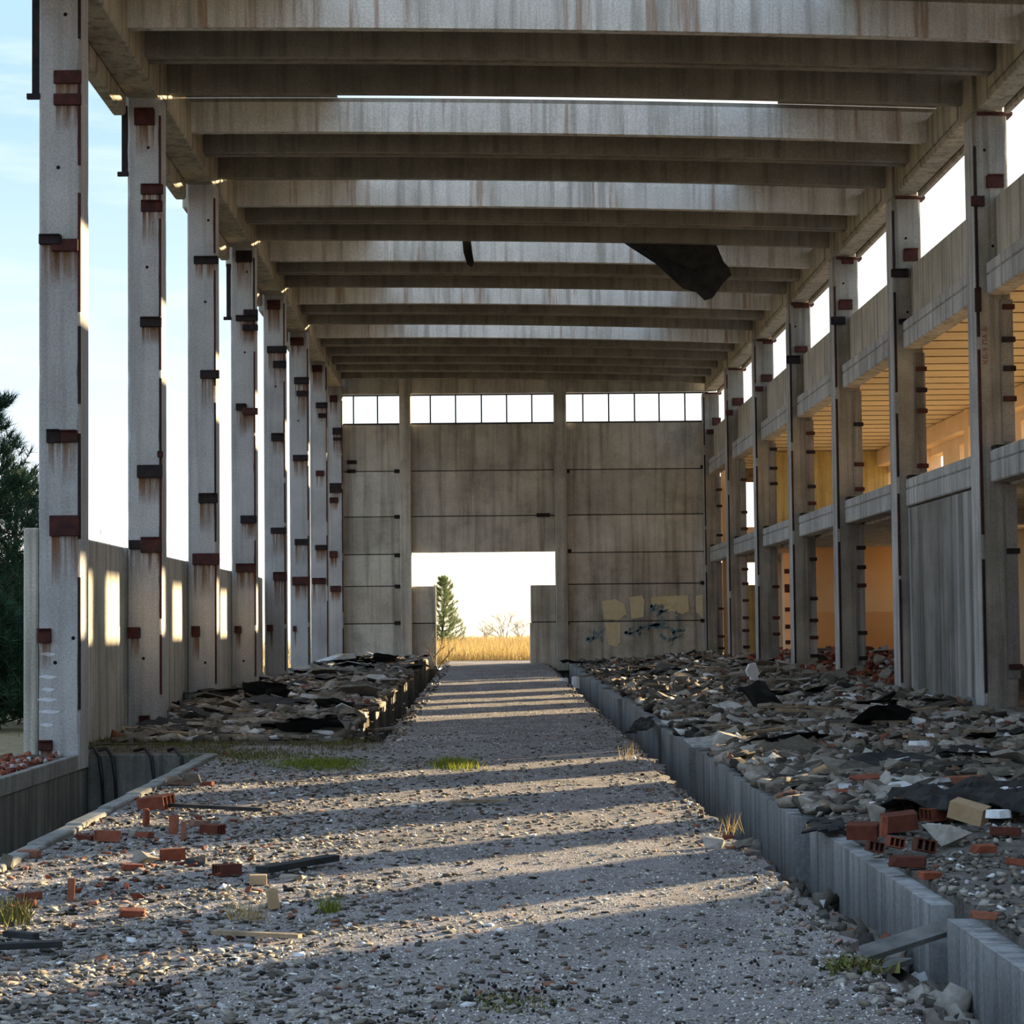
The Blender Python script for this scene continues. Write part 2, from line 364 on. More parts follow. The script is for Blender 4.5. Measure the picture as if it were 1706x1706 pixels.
fr = ground_slab('floor', RX + 0.18, 6.55, 3.0, 67.4, 0.11, 0.14, M_BED, h_right, 1.3, 0.0)
tag(fr, 'rubble-strewn platform between the right trench and the right columns', kind='structure')
fe = ground_slab('floor', -8.5, -4.66, 3.0, 25.0, 0.2, 0.2, M_BEDL, lambda x, y: 0.06 + 0.05 * fbm(x, y, 1.2, 9), 2.2, 0.0)
tag(fe, 'dirt strip with brick rubble left of the open pit', kind='structure')
g = MB(); g.box(1.5, 2.6, 3, 70, -0.75, -0.65); tag(g.build('floor', M_BED), 'dark dirty bottom of the right trench', kind='structure')
g = MB(); g.box(-2.0, -1.2, 27.4, 70, -0.55, -0.45); tag(g.build('floor', M_BED), 'dark dirty bottom of the left trench', kind='structure')
g = MB(); g.box(-4.75, -3.1, 3, 25.8, -1.9, -1.8); tag(g.build('floor', M_BED), 'dark bottom of the open pit', kind='structure')
# outside ground: a frame of strips around the building
g = MB()
for (x0, x1, y0, y1) in ((-300, -5.2, 25.0, 600), (-300, -8.5, -60, 25.0), (11.3, 300, -60, 600), (-5.2, 11.3, 71.5, 600), (-8.5, 11.3, -60, 3.0), (-5.2, AX0, 67.65, 71.5), (AX1, 11.3, 67.65, 71.5)):
    nx = max(2, int((x1 - x0) / 12)); ny = max(2, int((y1 - y0) / 8))
    xs = np.linspace(x0, x1, nx + 1); ys = np.linspace(y0, y1, ny + 1); b0 = len(g.v)
    for y in ys:
        for x in xs: g.v.append((x, y, zf(min(y, 95)) - 0.12))
    for j in range(ny):
        for i in range(nx):
            a = b0 + j * (nx + 1) + i; g.f.append((a, a + 1, a + nx + 2, a + nx + 1))
tag(g.build('floor', M_SOIL, fix=False), 'dry open ground around the building', kind='structure')

# trench lining, block by block
def blocks(parent, xa, xb, ys, mat, top, depth, jit, name='trench_block'):
    rng = random.Random(5)
    for (a, b) in ys:
        j = rng.uniform(-jit, jit); mb = MB()
        ym = (a + b) / 2
        n = max(1, int((b - a) / 0.7)); seg = np.linspace(a, b, n + 1)
        for k in range(n):                        # shuttering marks: strips of slightly different set-back
            d = rng.uniform(0, 0.012)
            y0, y1 = seg[k], seg[k + 1]
            zt0, zt1 = zf(y0) + top, zf(y1) + top
            X0, X1 = (xa + j + d, xb) if xb > xa else (xa + j - d, xb)
            mb.add([(X0, y0, zf(y0) - depth), (X0, y1, zf(y1) - depth), (X1, y1, zf(y1) - depth), (X1, y0, zf(y0) - depth),
                    (X0, y0, zt0), (X0, y1, zt1), (X1, y1, zt1), (X1, y0, zt0)],
                   [(0, 1, 2, 3), (4, 7, 6, 5), (0, 4, 5, 1), (1, 5, 6, 2), (2, 6, 7, 3), (3, 7, 4, 0)])
        mb.build(name, mat, parent, fix=True)
blocks(fr, RX, RX + 0.42, [(6.5, 9.0), (9.05, 11.72), (12.25, 16.85), (17.35, 21.7), (21.95, 26.0), (26.2, 30.4), (31.3, 35.2), (35.3, 40.2), (40.3, 45), (46.3, 52), (52.1, 58), (58.1, 66.5)], C_TRENCH, 0.0, 1.25, 0.05)
blocks(fl_, LX, LX - 0.3, [(27.95 + i * 0.72, 27.95 + i * 0.72 + 0.66) for i in range(54)], C_PIT, 0.045, 1.2, 0.03)
# the open pit
pit = empty('wall_pit', (-3.9, 20, -1.8)); tag(pit, 'concrete walls of the open pit on the left', kind='structure')
MB().box(-4.74, -4.60, 3.0, 25.72, -1.85, 0.12).build('pit_wall', C_PIT, pit)
MB().box(-4.66, -4.585, 3.0, 25.72, 0.12, 0.30, 0.01).build('pit_coping', C_KERB, pit)
MB().box(-4.60, -3.2, 25.62, 25.74, -1.85, 0.265, 0.01).build('pit_wall', C_PIT, pit)
mb = MB()
for k in range(16):
    y0 = 3.0 + k * 1.41; mb.box(-3.24, -3.10, y0, y0 + 1.405, -0.2, zf(y0) + 0.045, 0.012)
mb.build('pit_edge_kerb', C_KERB, pit)
MB().box(-3.235, -3.13, 3.0, 25.62, -1.85, -0.2).build('pit_wall', C_PIT, pit)
# kerb below the right columns
mb = MB()
kb = empty('trim_1', (6.55, 30, 0.2)); tag(kb, 'low concrete kerb along the foot of the right columns', kind='structure')
for k in range(12):
    y0 = 8.0 + 3.0 * k
    if y0 > 41: break
    x0 = xr(y0) - 0.36
    MB().box(x0, x0 + 0.30, y0, y0 + 2.985, zf(y0) - 0.1, 0.53 + 0.004 * (y0 - 30), 0.02).build('kerb_stone', C_KERB, kb)

# ================================================================== columns
ORD = ['first', 'second', 'third', 'fourth', 'fifth', 'sixth', 'seventh', 'eighth', 'ninth', 'tenth']
BR = {  # steel plates seen on the column fronts, in photograph pixels; d = blackened
 25: [(90,118,136,140),(90,157,136,176),(66,392,103,408,'d'),(87,399,131,419),(78,716,102,738,'d'),(101,717,130,737),(83,859,133,893),(63,1047,86,1071),(65,1233,88,1250)],
 31: [(224,182,258,209),(235,308,272,324),(235,335,271,353),(234,529,270,545,'d'),(229,775,271,796,'d'),(215,900,236,915,'d'),(235,895,270,921),(213,1045,234,1063),(263,752,272,762),(232,1192,250,1212)],
 37: [(323,428,364,440,'d'),(334,617,366,631,'d'),(331,822,363,838,'d'),(321,922,366,941),(319,1043,333,1060)],
 43: [(393,418,420,437,'d'),(393,526,430,535,'d'),(406,516,430,526,'d'),(404,541,430,551,'d'),(393,673,411,684,'d'),(404,680,430,691),(401,859,428,872,'d'),(393,939,427,953),(391,1043,402,1055)],
 49: [(445,500,467,516),(445,577,478,588,'d'),(455,602,477,613,'d'),(452,722,475,735,'d'),(451,879,477,889,'d'),(455,953,478,967),(445,1041,455,1051)],
 55: [(484,563,506,576),(490,629,515,640,'d'),(494,651,514,660,'d'),(488,758,514,768,'d'),(491,898,515,908,'d'),(487,961,516,975),(488,1043,494,1052)],
 61: [(520,609,537,620),(526,671,546,680,'d'),(530,689,543,696,'d'),(526,784,540,793),(525,908,544,916,'d'),(520,963,543,973)],
 67: [(549,659,562,670),(554,713,569,724,'d'),(555,729,569,734,'d'),(549,805,569,821,'d'),(549,829,563,838),(549,918,562,929),(550,976,568,986)]}
BRR = {
 31: [(1617,327,1640,344),(1643,292,1672,313),(1623,480,1634,520,'d')],
 37: [(1505,415,1530,435),(1484,449,1513,462,'d'),(1497,532,1510,540,'d')],
 43: [(1402,430,1422,440),(1397,500,1420,516),(1384,528,1408,541,'d')],
 49: [(1324,577,1345,587),(1310,593,1333,606,'d'),(1322,505,1348,513)],
 55: [(1268,624,1287,636),(1258,644,1271,652),(1271,566,1288,573)],
 61: [(1220,663,1239,676),(1209,683,1221,692)],
 67: [(1187,696,1201,709),(1177,716,1193,723)]}
HOLES = {25: [(109,24),(97,279),(92,1104),(122,1063)], 31: [(247,246),(245,445),(239,1097)], 37: [(347,367),(342,503),(342,1104)], 43: [(411,453),(408,587),(406,1101)], 49: [(459,644)], 55: [(497,701)]}
HOLESR = {31: [(1640,250),(1654,410)], 37: [(1509,397),(1512,520)], 43: [(1405,472)], 49: [(1325,544)]}

def plates(root, Y, lst, runs=True):
    for q in lst:
        a = at_y(q[0], q[1], Y); b = at_y(q[2], q[3], Y)
        rng = random.Random(int(q[0] * 7 + q[1]))
        mb = MB(); mb.box(a.x, b.x, Y - rng.uniform(0.035, 0.07), Y + 0.004, b.z, a.z, 0.008)
        if rng.random() < 0.6:                    # lip of the welded angle
            mb.box(a.x + 0.01, b.x - 0.01, Y - 0.10, Y - 0.03, a.z - 0.012, a.z)
        p = mb.build('steel_plate', RUSTDARK if len(q) > 4 else RUST, root)
        if runs:
            w = (b.x - a.x); h = rng.uniform(0.25, 0.62)
            MB().box(a.x + 0.02, b.x - 0.01, Y - 0.0035, Y - 0.0015, b.z - h, b.z).build('rust_run', RUSTRUN, root)
def bolt_holes(root, Y, lst):
    for (x, y) in lst:
        c = at_y(x, y, Y); mb = MB(); n = 10; r = 0.022
        mb.v = [(c.x + r * math.cos(6.283 * k / n), Y - 0.003, c.z + r * math.sin(6.283 * k / n)) for k in range(n)] + [(c.x + r * math.cos(6.283 * k / n), Y + 0.01, c.z + r * math.sin(6.283 * k / n)) for k in range(n)]
        mb.f = [tuple(range(n))] + [(k, (k + 1) % n, n + (k + 1) % n, n + k) for k in range(n)] + [tuple(range(n, 2 * n))[::-1]]
        mb.build('bolt_hole', HOLE, root)

def column_shaft(x0, x1, y0, y1, z0, z1, seed):
    """tall shaft with chipped arrises"""
    rng = random.Random(seed); mb = MB(); n = 46; c = 0.018
    zs = np.linspace(z0, z1, n)
    for z in zs:
        j = [rng.choice((0, 0, 0, rng.uniform(0, 0.022))) for _ in range(4)]
        ring = []
        for k, (X, Y_, sx, sy) in enumerate(((x0, y0, 1, 1), (x1, y0, -1, 1), (x1, y1, -1, -1), (x0, y1, 1, -1))):
            d = c + j[k]
            p = [(X, Y_ + sy * d), (X + sx * d, Y_)]
            if k in (1, 3): p = p[::-1]
            ring += p
        for (a, b) in ring: mb.v.append((a, b, z))
    for i in range(n - 1):
        for k in range(8):
            mb.f.append((i * 8 + k, i * 8 + (k + 1) % 8, (i + 1) * 8 + (k + 1) % 8, (i + 1) * 8 + k))
    mb.f.append(tuple(range(8))[::-1]); mb.f.append(tuple((n - 1) * 8 + k for k in range(8)))
    return mb

for i, Y in enumerate((13, 19, 25, 31, 37, 43, 49, 55, 61, 67)):
    x1 = xl(Y); x0 = x1 - 0.46
    if Y < 25: x0 -= 0.25; x1 -= 0.25
    r = empty('concrete_column', ((x0 + x1) / 2, Y + 0.28, zf(Y) - 0.1))
    lab = {25: 'tall pale concrete column at the left edge, nearest, beside the open pit'}.get(Y, 'pale concrete column of the left row, %s behind the one beside the pit' % ORD[max(0, i - 3)])
    if Y < 25: lab = 'pale concrete column of the left row, %s' % ('out beyond the photograph, standing left of the pit' if Y == 19 else 'nearest to the viewer and out of the photograph')
    tag(r, lab, 'column', 'concrete columns of the left row')
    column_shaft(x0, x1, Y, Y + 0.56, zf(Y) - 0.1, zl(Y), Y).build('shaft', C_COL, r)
    # rusty corner angle on the inner front edge, broken into lengths
    rng = random.Random(Y); z = 0.8
    while z < 8.6:
        ln = rng.uniform(0.8, 2.6); MB().box(x1 - 0.022, x1 + 0.008, Y - 0.008, Y + 0.03, z, min(z + ln, 8.9)).build('corner_angle', RUST if rng.random() < 0.7 else RUSTDARK, r); z += ln + rng.uniform(0.05, 0.5)
    if Y in BR: plates(r, Y, BR[Y]); bolt_holes(r, Y, HOLES.get(Y, []))
    if Y in (25, 31, 43):
        zt, zb = {25: (9.3, 7.75), 31: (9.05, 8.1), 43: (8.8, 7.75)}[Y]
        MB().box(x0 - 0.085, x0 - 0.005, Y + 0.02, Y + 0.10, zb, zt).build('hanging_flashing', RUSTDARK, r)
        MB().box(x0 - 0.14, x0 + 0.01, Y - 0.01, Y + 0.05, zb - 0.05, zb + 0.01).build('flashing_foot', RUSTDARK, r)
    if Y == 25:
        for (cx_, cy_, w) in ((80,1090,24),(80,1128,30),(80,1149,22),(78,1166,32),(82,1186,36),(78,1208,22),(72,1060,8)):
            a = at_y(cx_ - w / 2, cy_, Y); b = at_y(cx_ + w / 2, cy_ + 6, Y); n = 8; mb = MB()
            for k in range(n + 1):
                t = k / n; h = 0.018 * math.sin(math.pi * t) + 0.004
                mb.v += [(a.x + (b.x - a.x) * t, Y - 0.003, a.z + 0.004 * math.sin(t * 7) - h), (a.x + (b.x - a.x) * t, Y - 0.003, a.z + 0.004 * math.sin(t * 7) + h)]
            mb.f = [(2 * k, 2 * k + 2, 2 * k + 3, 2 * k + 1) for k in range(n)]
            mb.build('chalk_mark', CHALK, r, fix=False)

for i, Y in enumerate((13, 19, 25, 31, 37, 43, 49, 55, 61, 67)):
    x0 = xr(Y); x1 = x0 + 0.47
    r = empty('concrete_column', ((x0 + x1) / 2, Y + 0.3, zf(Y) - 0.1))
    lab = 'stained concrete column of the right row, %s' % {13: 'nearest to the viewer and out of the photograph', 19: 'out of the photograph, second', 25: 'just out of the photograph', 31: 'nearest one in view, with red stencilled letters', 37: 'beside the dark streaked panel, next to the stencilled one'}.get(Y, '%s beyond the dark streaked panel' % ORD[max(0, i - 5)])
    tag(r, lab, 'column', 'concrete columns of the right row')
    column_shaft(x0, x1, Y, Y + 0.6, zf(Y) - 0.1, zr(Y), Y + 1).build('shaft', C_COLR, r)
    rng = random.Random(Y + 3); z = 0.7
    while z < 8.3:
        ln = rng.uniform(0.8, 2.8); MB().box(x0 - 0.008, x0 + 0.028, Y - 0.01, Y + 0.03, z, min(z + ln, 8.6)).build('corner_angle', RUSTDARK if rng.random() < 0.7 else RUST, r); z += ln + rng.uniform(0.05, 0.4)
    MB().box(x0 - 0.012, x0, Y + 0.06, Y + 0.58, zf(Y) + 0.1, zr(Y) - 0.05).build('lit_cheek', C_FBEAM, r)  # paler sheet puts the brighter light of the inner side into its colour
    if Y in BRR: plates(r, Y, BRR[Y], False); bolt_holes(r, Y, HOLESR.get(Y, []))
    # brick toothing left in the outer half, under the floor beams
    mb = MB()
    for (zb, zt) in ((0.9, 3.6), (4.2, 6.2)):
        MB().box(x1 - 0.16, x1 + 0.02, Y - 0.02, Y + 0.02, zb, zt).build('mortar_strip', C_STREAK, r)
        z = zb + 0.12
        while z < zt - 0.1:
            if rng.random() < 0.6:
                z += rng.uniform(-.08, .08)
                MB().box(x1 - 0.15 + rng.uniform(0, .03), x1 + 0.045, Y - 0.06, Y + 0.0, z, z + 0.075, 0.008).build('brick_stub', RUST if rng.random() < 0.5 else RUSTDARK, r)
            z += 0.42
    # corbel plate under the roof beam
    MB().box(x0 + 0.05, x1 + 0.08, Y - 0.02, Y + 0.3, zr(Y) - 0.05, zr(Y)).build('bearing_plate', RUST, r)
    if Y == 31:
        cu = bpy.data.curves.new('t', 'FONT'); cu.body = 'КБ-9 ПА.Б'; cu.size = 0.10; cu.extrude = 0.001; cu.space_character = 1.15
        to = bpy.data.objects.new('t', cu); COL.objects.link(to)
        dg = bpy.context.evaluated_depsgraph_get(); me = bpy.data.meshes.new_from_object(to.evaluated_get(dg)); bpy.data.objects.remove(to)
        me.materials.clear(); me.materials.append(STENCIL)
        st = bpy.data.objects.new('stencil_lettering', me); COL.objects.link(st); st.parent = r
        p = at_y(1645, 607, Y); st.location = (p.x - r.location.x + 0.01, -0.304, p.z - r.location.z); st.rotation_euler = (math.radians(90), math.radians(-90), 0)
        st['label'] = 'faded red stencilled letters reading upwards'

# ================================================================== left low wall, edge beams
for k, Y in enumerate((25, 31, 37, 43)):
    xo = xl(Y) - 0.47
    o = MB().box(xo - 0.16, xo, Y + (0.0 if k == 0 else 0.03), Y + 5.98, zf(Y) - 0.1, 2.84, 0.02).build('wall_left', C_LOW)
    tag(o, 'low precast wall panel behind the left columns, %s from the viewer' % ORD[k], kind='structure')
for k, Y in enumerate((13, 19, 25, 31, 37, 43, 49, 55, 61)):
    a, b = Y + 0.57 - 0.55, Y + 6.0 - 0.01
    x = xl(Y) + 0.03; z = zl(Y)
    o = MB().box(x - 0.47, x, Y + 0.575, b, z - 0.07, z + 0.62, 0.02).box(x - 0.45, x - 0.02, a, Y + 0.574, z + 0.005, z + 0.60).build('edge_beam', C_BEAM)
    tag(o, 'streaked concrete roof beam along the left column tops, %s bay' % ('nearest' if k == 0 else ORD[k] + ' from the viewer'), 'beam', 'roof edge beams on the left')
    xo = xl(Y) - 0.47
    o = MB().box(xo - 0.16, xo + 0.03, Y + 0.62, Y + 5.95, z - 0.33, z + 0.45, 0.03).build('gutter_beam', C_BEAM)
    tag(o, 'narrow outer gutter beam beside the left column tops, %s bay' % ('nearest' if k == 0 else ORD[k] + ' from the viewer'), 'beam', 'outer gutter beams on the left')
for k, Y in enumerate((13, 19, 25, 31, 37, 43, 49, 55, 61)):
    x = xr(Y) - 0.02; z = zr(Y)
    r = empty('edge_beam', (x + 0.2, Y + 3, z))
    tag(r, 'streaked concrete roof beam along the right column tops, %s bay' % ('nearest' if k == 0 else ORD[k] + ' from the viewer'), 'beam', 'roof edge beams on the right')
    MB().box(x, x + 0.36, Y + 0.02, Y + 5.99, z + 0.003, z + 0.60, 0.02).build('beam_body', C_BEAM, r)
    MB().box(x - 0.03, x, Y + 0.9, Y + 5.1, z + 0.10, z + 0.60, 0.01).build('beam_rib', C_BEAM, r)
    MB().box(x + 0.37, x + 0.46, Y + 0.1, Y + 5.9, z - 0.06, z + 0.2, 0.01).build('soffit_board', C_BEAM, r)

# ================================================================== roof
roof = empty('ceiling', (1.1, 40, 9.3)); tag(roof, 'ribbed precast concrete roof with open transverse slots', kind='structure')
def z_rib(x, y):
    a, b = xl(y), xr(y); t = (x - a) / (b - a)
    return (9.37 - (y - 31) * 0.0036) * (1 - t) + (9.12 - (y - 31) * 0.0030) * t + 0.055 * (1 - (2 * t - 1) ** 2)
def sweep(mb, y0, y1, d0, d1, xa, xb, n=14, inset=0.0):
    b0 = len(mb.v)
    for k in range(n + 1):
        x = xa + (xb - xa) * k / n; z = z_rib(x, (y0 + y1) / 2)
        mb.v += [(x, y0 + inset, z + d0), (x, y1 - inset, z + d0), (x, y1, z + d1), (x, y0, z + d1)]
    for k in range(n):
        a = b0 + 4 * k
        for q in range(4): mb.f.append((a + q, a + (q + 1) % 4, a + 4 + (q + 1) % 4, a + 4 + q))
    mb.f.append((b0, b0 + 3, b0 + 2, b0 + 1)); e = b0 + 4 * n; mb.f.append((e, e + 1, e + 2, e + 3))
def channel(y0, y1, slot_lit=False):
    xa, xb = xl(y0) - 0.30, xr(y0) + 0.30; mb = MB()
    if slot_lit:                                     # rib beside an open slot: the slot's light put into a paler colour
        w = MB(); sweep(w, y0, y0 + 0.20, 0.0, 0.46, xa, xb, inset=0.015); w.build('lit_rib', C_ROOF, roof)
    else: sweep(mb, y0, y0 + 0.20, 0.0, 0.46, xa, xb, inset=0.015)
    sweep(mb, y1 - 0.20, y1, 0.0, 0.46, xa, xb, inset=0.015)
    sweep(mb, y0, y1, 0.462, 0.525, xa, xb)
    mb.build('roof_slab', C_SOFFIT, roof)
for k in range(-2, 6):
    y0 = 28.15 + 5.88 * k
    channel(y0, y0 + 1.62, True); channel(y0 + 1.66, y0 + 3.62)
    if k < 5:
        for (xa, xb) in ((xl(y0) - 0.3, -2.25), (4.55, xr(y0) + 0.3)):
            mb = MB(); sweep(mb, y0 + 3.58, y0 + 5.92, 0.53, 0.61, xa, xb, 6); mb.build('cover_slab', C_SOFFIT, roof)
for (a, b) in ((61.2, 63.0), (63.05, 64.9), (64.95, 66.9)): channel(a, b)
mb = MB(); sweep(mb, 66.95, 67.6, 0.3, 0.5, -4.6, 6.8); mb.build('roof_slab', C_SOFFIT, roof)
# torn roofing felt hanging through the slots
def sheet(name, pts, Y, mat, label, thick=0.012, lean=0.25):
    zt = max(p.z for p in pts); mb = MB(); n = len(pts)
    f = [(p.x, Y + lean * (zt - p.z) * math.sin((zt - p.z) * 2 + p.x), p.z) for p in pts]
    c = np.mean(np.array(f), axis=0)
    mb.v = f + [tuple(c + np.array([0, 0.12, 0]))]
    mb.f = [(k, (k + 1) % n, n) for k in range(n)]
    o = mb.build(name, mat); m = o.modifiers.new('thickness', 'SOLIDIFY'); m.thickness = thick
    tag(o, label, 'roofing felt'); return o
sheet('roofing_felt_sheet', [at_y(*p, 43.58) for p in ((1028,398),(1090,440),(1137,482),(1160,487),(1175,499),(1188,495),(1206,470),(1219,458),(1214,446),(1205,437),(1195,412),(1188,398))], 43.58, FELT, 'large torn sheet of black roofing felt hanging from the roof slot')
sheet('roofing_felt_strip', [at_y(*p, 43.58) for p in ((769,386),(772,420),(778,439),(786,443),(790,437),(787,420),(783,386))], 43.58, FELT, 'narrow strip of black roofing felt hanging from the roof slot')

# ================================================================== end wall
EW = 67.4
back = empty('wall_back', (1.1, EW, 0.6)); tag(back, 'far end wall of concrete panels with a tall doorway', kind='structure')
def panel(x0, x1, z0, z1, name='wall_panel', mat=C_WALL, d=0.0, t=0.2):
    return MB().box(x0 + 0.008, x1 - 0.008, EW + d, EW + d + t, z0 + 0.012, z1 - 0.012, 0.015).build(name, mat, back)
ZC = [0.45, 1.87, 3.0, 3.96, 5.1, 6.48, 7.90]
rng = random.Random(3)
for k in range(6):
    panel(-4.75, -2.63, ZC[k], ZC[k + 1], d=rng.uniform(0, 0.02)); panel(2.40, 6.95, ZC[k], ZC[k + 1], d=rng.uniform(0, 0.02))
for k in (3, 4, 5): panel(-2.31, 2.05, ZC[k] + (0.03 if k == 3 else 0), ZC[k + 1], d=rng.uniform(0, 0.02))
for k in (0, 1): panel(-2.31, -1.57, ZC[k], ZC[k + 1]); panel(1.27 - (0.03 if k == 0 else 0), 2.05, ZC[k], ZC[k + 1])
for (x0, x1) in ((-4.75, -2.63), (-2.31, 2.05), (2.40, 6.95)): panel(x0, x1, 8.82, 10.0, 'top_panel')
for (x0, x1) in ((-2.64, -2.30), (2.04, 2.41)): MB().box(x0, x1, EW - 0.22, EW + 0.3, 0.4, 9.95, 0.015).build('pier', C_WALL, back)
for (x0, x1, zs) in ((-4.75, -2.64, ZC[1:6]), (-2.30, 2.04, ZC[4:6]), (2.41, 6.95, ZC[1:6]), (-2.31, -1.6, ZC[1:2]), (1.3, 2.05, ZC[1:2])):
    for z in zs: MB().box(x0, x1, EW + 0.08, EW + 0.15, z - 0.03, z + 0.03).build('joint_filler', HOLE, back)
for (x, z, w) in ((585,785,14),(662,785,10),(662,861,10),(662,925,10),(662,977,9),(662,1038,10),(905,858,22),(1170,778,6),(1170,971,6),(1170,1034,6),(945,785,8),(945,918,14),(945,1038,8),(586,770,16)):
    a = at_y(x - w / 2, z - 3, EW - 0.03); b = at_y(x + w / 2, z + 3, EW - 0.03); MB().box(a.x, b.x, EW - 0.035, EW + 0.02, b.z, a.z).build('rust_cleat', RUSTDARK, back)
# old yellow paint and faded graffiti on the right panels
def blob(name, pts, mat, d):
    n = len(pts); p = [at_y(x, y, EW - d) for (x, y) in pts]; mb = MB()
    mb.v = [(q.x, EW - d, q.z) for q in p] + [(q.x, EW - d + 0.006, q.z) for q in p]
    mb.f = [tuple(range(n))] + [(k, (k + 1) % n, n + (k + 1) % n, n + k) for k in range(n)]
    o = mb.build(name, mat, back)
    for f in o.data.polygons: pass
    return o
blob('paint_patch', [(1003,1002),(1024,998),(1040,1006),(1044,1022),(1030,1033),(1006,1031)], PAINT_Y, 0.008)
blob('paint_patch', [(1048,995),(1070,992),(1074,1002),(1072,1028),(1052,1031),(1050,1012)], PAINT_Y, 0.008)
blob('paint_patch', [(1084,996),(1110,993),(1146,992),(1148,1018),(1137,1023),(1122,1018),(1108,1021),(1106,1006),(1086,1008)], PAINT_Y, 0.008)
blob('paint_patch', [(1159,993),(1171,990),(1171,1029),(1160,1020)], PAINT_Y, 0.008)
blob('paint_patch', [(1008,1037),(1034,1037),(1034,1070),(1026,1078),(1014,1074),(1010,1056)], PAINT_Y, 0.008)
rng = random.Random(8)
for (x0, y0, x1, y1, n) in ((975,1040,1004,1066,9),(1036,1042,1070,1062,9),(1078,1038,1106,1060,10),(1108,1042,1134,1052,5),(1112,1058,1124,1072,5),(1082,1006,1106,1024,6),(1086,1016,1130,1030,6)):
    for q in range(n):
        xa = rng.uniform(x0, x1); ya = rng.uniform(y0, y1); an = rng.choice((0.15, 1.2, 1.7, -0.2)) + rng.uniform(-.3, .3); l = rng.uniform(7, 16)
        pts = [at_y(xa + math.cos(an) * l * t, ya + math.sin(an) * l * t * 0.8 + 2 * math.sin(5 * t), EW - 0.012) for t in (0, .33, .66, 1)]
        mb = MB()
        for p in pts: mb.v += [(p.x - .03, EW - 0.012, p.z - 0.035), (p.x + .03, EW - 0.012, p.z + 0.035)]
        mb.f = [(2 * k, 2 * k + 2, 2 * k + 3, 2 * k + 1) for k in range(3)]
        mb.build('graffiti_stroke', PAINT_B, back)
for (x0, x1) in ((-2.31, AX0 - 0.03), (AX1 + 0.03, 2.8)): MB().box(x0, x1, EW + 0.02, EW + 0.22, -0.9, 0.46).build('trench_end', C_PIT, back)
# strip windows
for wn, (x0, x1, bars) in enumerate(((-4.55, -2.64, (589, 629)), (-2.30, 2.04, (717, 759, 802, 844, 886)), (2.41, 6.75, (971, 1014, 1057, 1098, 1141)))):
    wroot = empty('window_%d' % (wn + 1), ((x0 + x1) / 2, EW + 0.08, 7.9))
    tag(wroot, ['left', 'middle', 'right'][wn] + ' strip window high in the far wall with thin metal bars', kind='structure')
    MB().box(x0, x1, EW + 0.04, EW + 0.12, 7.895, 7.945).build('window_sill', DARKMETAL, wroot)
    MB().box(x0, x1, EW + 0.04, EW + 0.12, 8.775, 8.815).build('window_head', DARKMETAL, wroot)
    for b in bars:
        c = at_y(b, 680, EW + 0.08).x; MB().box(c - 0.022, c + 0.022, EW + 0.05, EW + 0.10, 7.945, 8.775).build('window_bar', DARKMETAL, wroot)

# ================================================================== right facade between the columns
XO = 11.0                                        # inner face of the annex's outer wall
for k, Y in enumerate((7, 13, 19, 25, 31, 37, 43, 49, 55, 61)):
    xa = xr(Y) + 0.07
    a, b = Y + 0.62, Y + 5.98
    nm = '%s bay from the viewer' % ORD[k]
    for (z0, z1, what) in ((3.63, 4.08, 'lower'), (6.26, 6.72, 'upper')):
        r = empty('floor_beam', (xa + 0.15, Y + 3.3, z0))
        tag(r, 'pale weathered %s floor beam between the right columns, %s' % (what, nm), 'beam', 'floor beams on the right, ' + what)
        MB().box(xa, xa + 0.30, a, b, z0, z1 - 0.17, 0.02).build('beam_body', C_FBEAM, r)
        MB().box(xa, xa + 0.30, a, b, z1 - 0.165, z1, 0.02).build('beam_topping', C_FBEAM, r)
        if what == 'lower':
            MB().box(xa + 0.02, xa + 0.32, b - 0.25, b + 0.0, z1, z1 + 0.06).build('bearing_scrap', RUSTDARK, r)
    o = MB().box(xa + 0.16, xa + 0.32, Y + 0.615, Y + 5.99, 6.755, 7.66, 0.015).build('parapet_panel', C_LOW)
    tag(o, 'concrete parapet panel above the upper floor beam on the right, %s' % nm, 'panel', 'parapet panels on the right')
o = empty('infill_panel', (xr(31) + 0.3, 34, 0.5)); tag(o, 'dark concrete infill panel with pale water streaks between two right columns', 'panel')
MB().box(xr(31) + 0.10, xr(31) + 0.26, 31.62, 36.98, 0.45, 3.60, 0.015).build('panel_body', C_STREAK, o)
MB().box(xr(31) + 0.06, xr(31) + 0.10, 31.62, 36.95, 0.42, 0.60, 0.01).build('panel_foot', C_KERB, o)

# ================================================================== annex behind the right columns
g = ground_slab('floor', 6.9, XO, 3.0, 67.4, 0.3, 0.3, M_BED, lambda x, y: 0.16 + 0.12 * fbm(x, y, 0.8, 4), 0.6, 0)
tag(g, 'dusty ground floor of the annex behind the right columns', kind='structure')
g = MB().box(7.28, XO, 1.0, 67.3, 3.72, 4.02).build('floor', CEILP); tag(g, 'upper floor slab of the annex', kind='structure')
ac = empty('ceiling', (9.2, 34, 6.45)); tag(ac, 'plank ceiling of the annex upper floor lit warm from below', kind='structure')
y = 1.0
while y < 67.0:
    MB().box(7.2, XO, y, min(y + 1.06, 67.3), 6.46, 6.62, 0.025).build('ceiling_plank', CEILP, ac); MB().box(7.2, XO - 0.3, y + 1.07, y + 1.095, 6.448, 6.62).build('joint_batten', WOOD, ac); y += 1.105
MB().box(7.36, XO + 0.3, 1.0, 67.3, 6.62, 6.74).build('roof_deck', C_ROOF, ac)
lc = empty('ceiling', (9.2, 34, 3.5)); tag(lc, 'plank ceiling of the annex ground floor', kind='structure')
y = 1.0
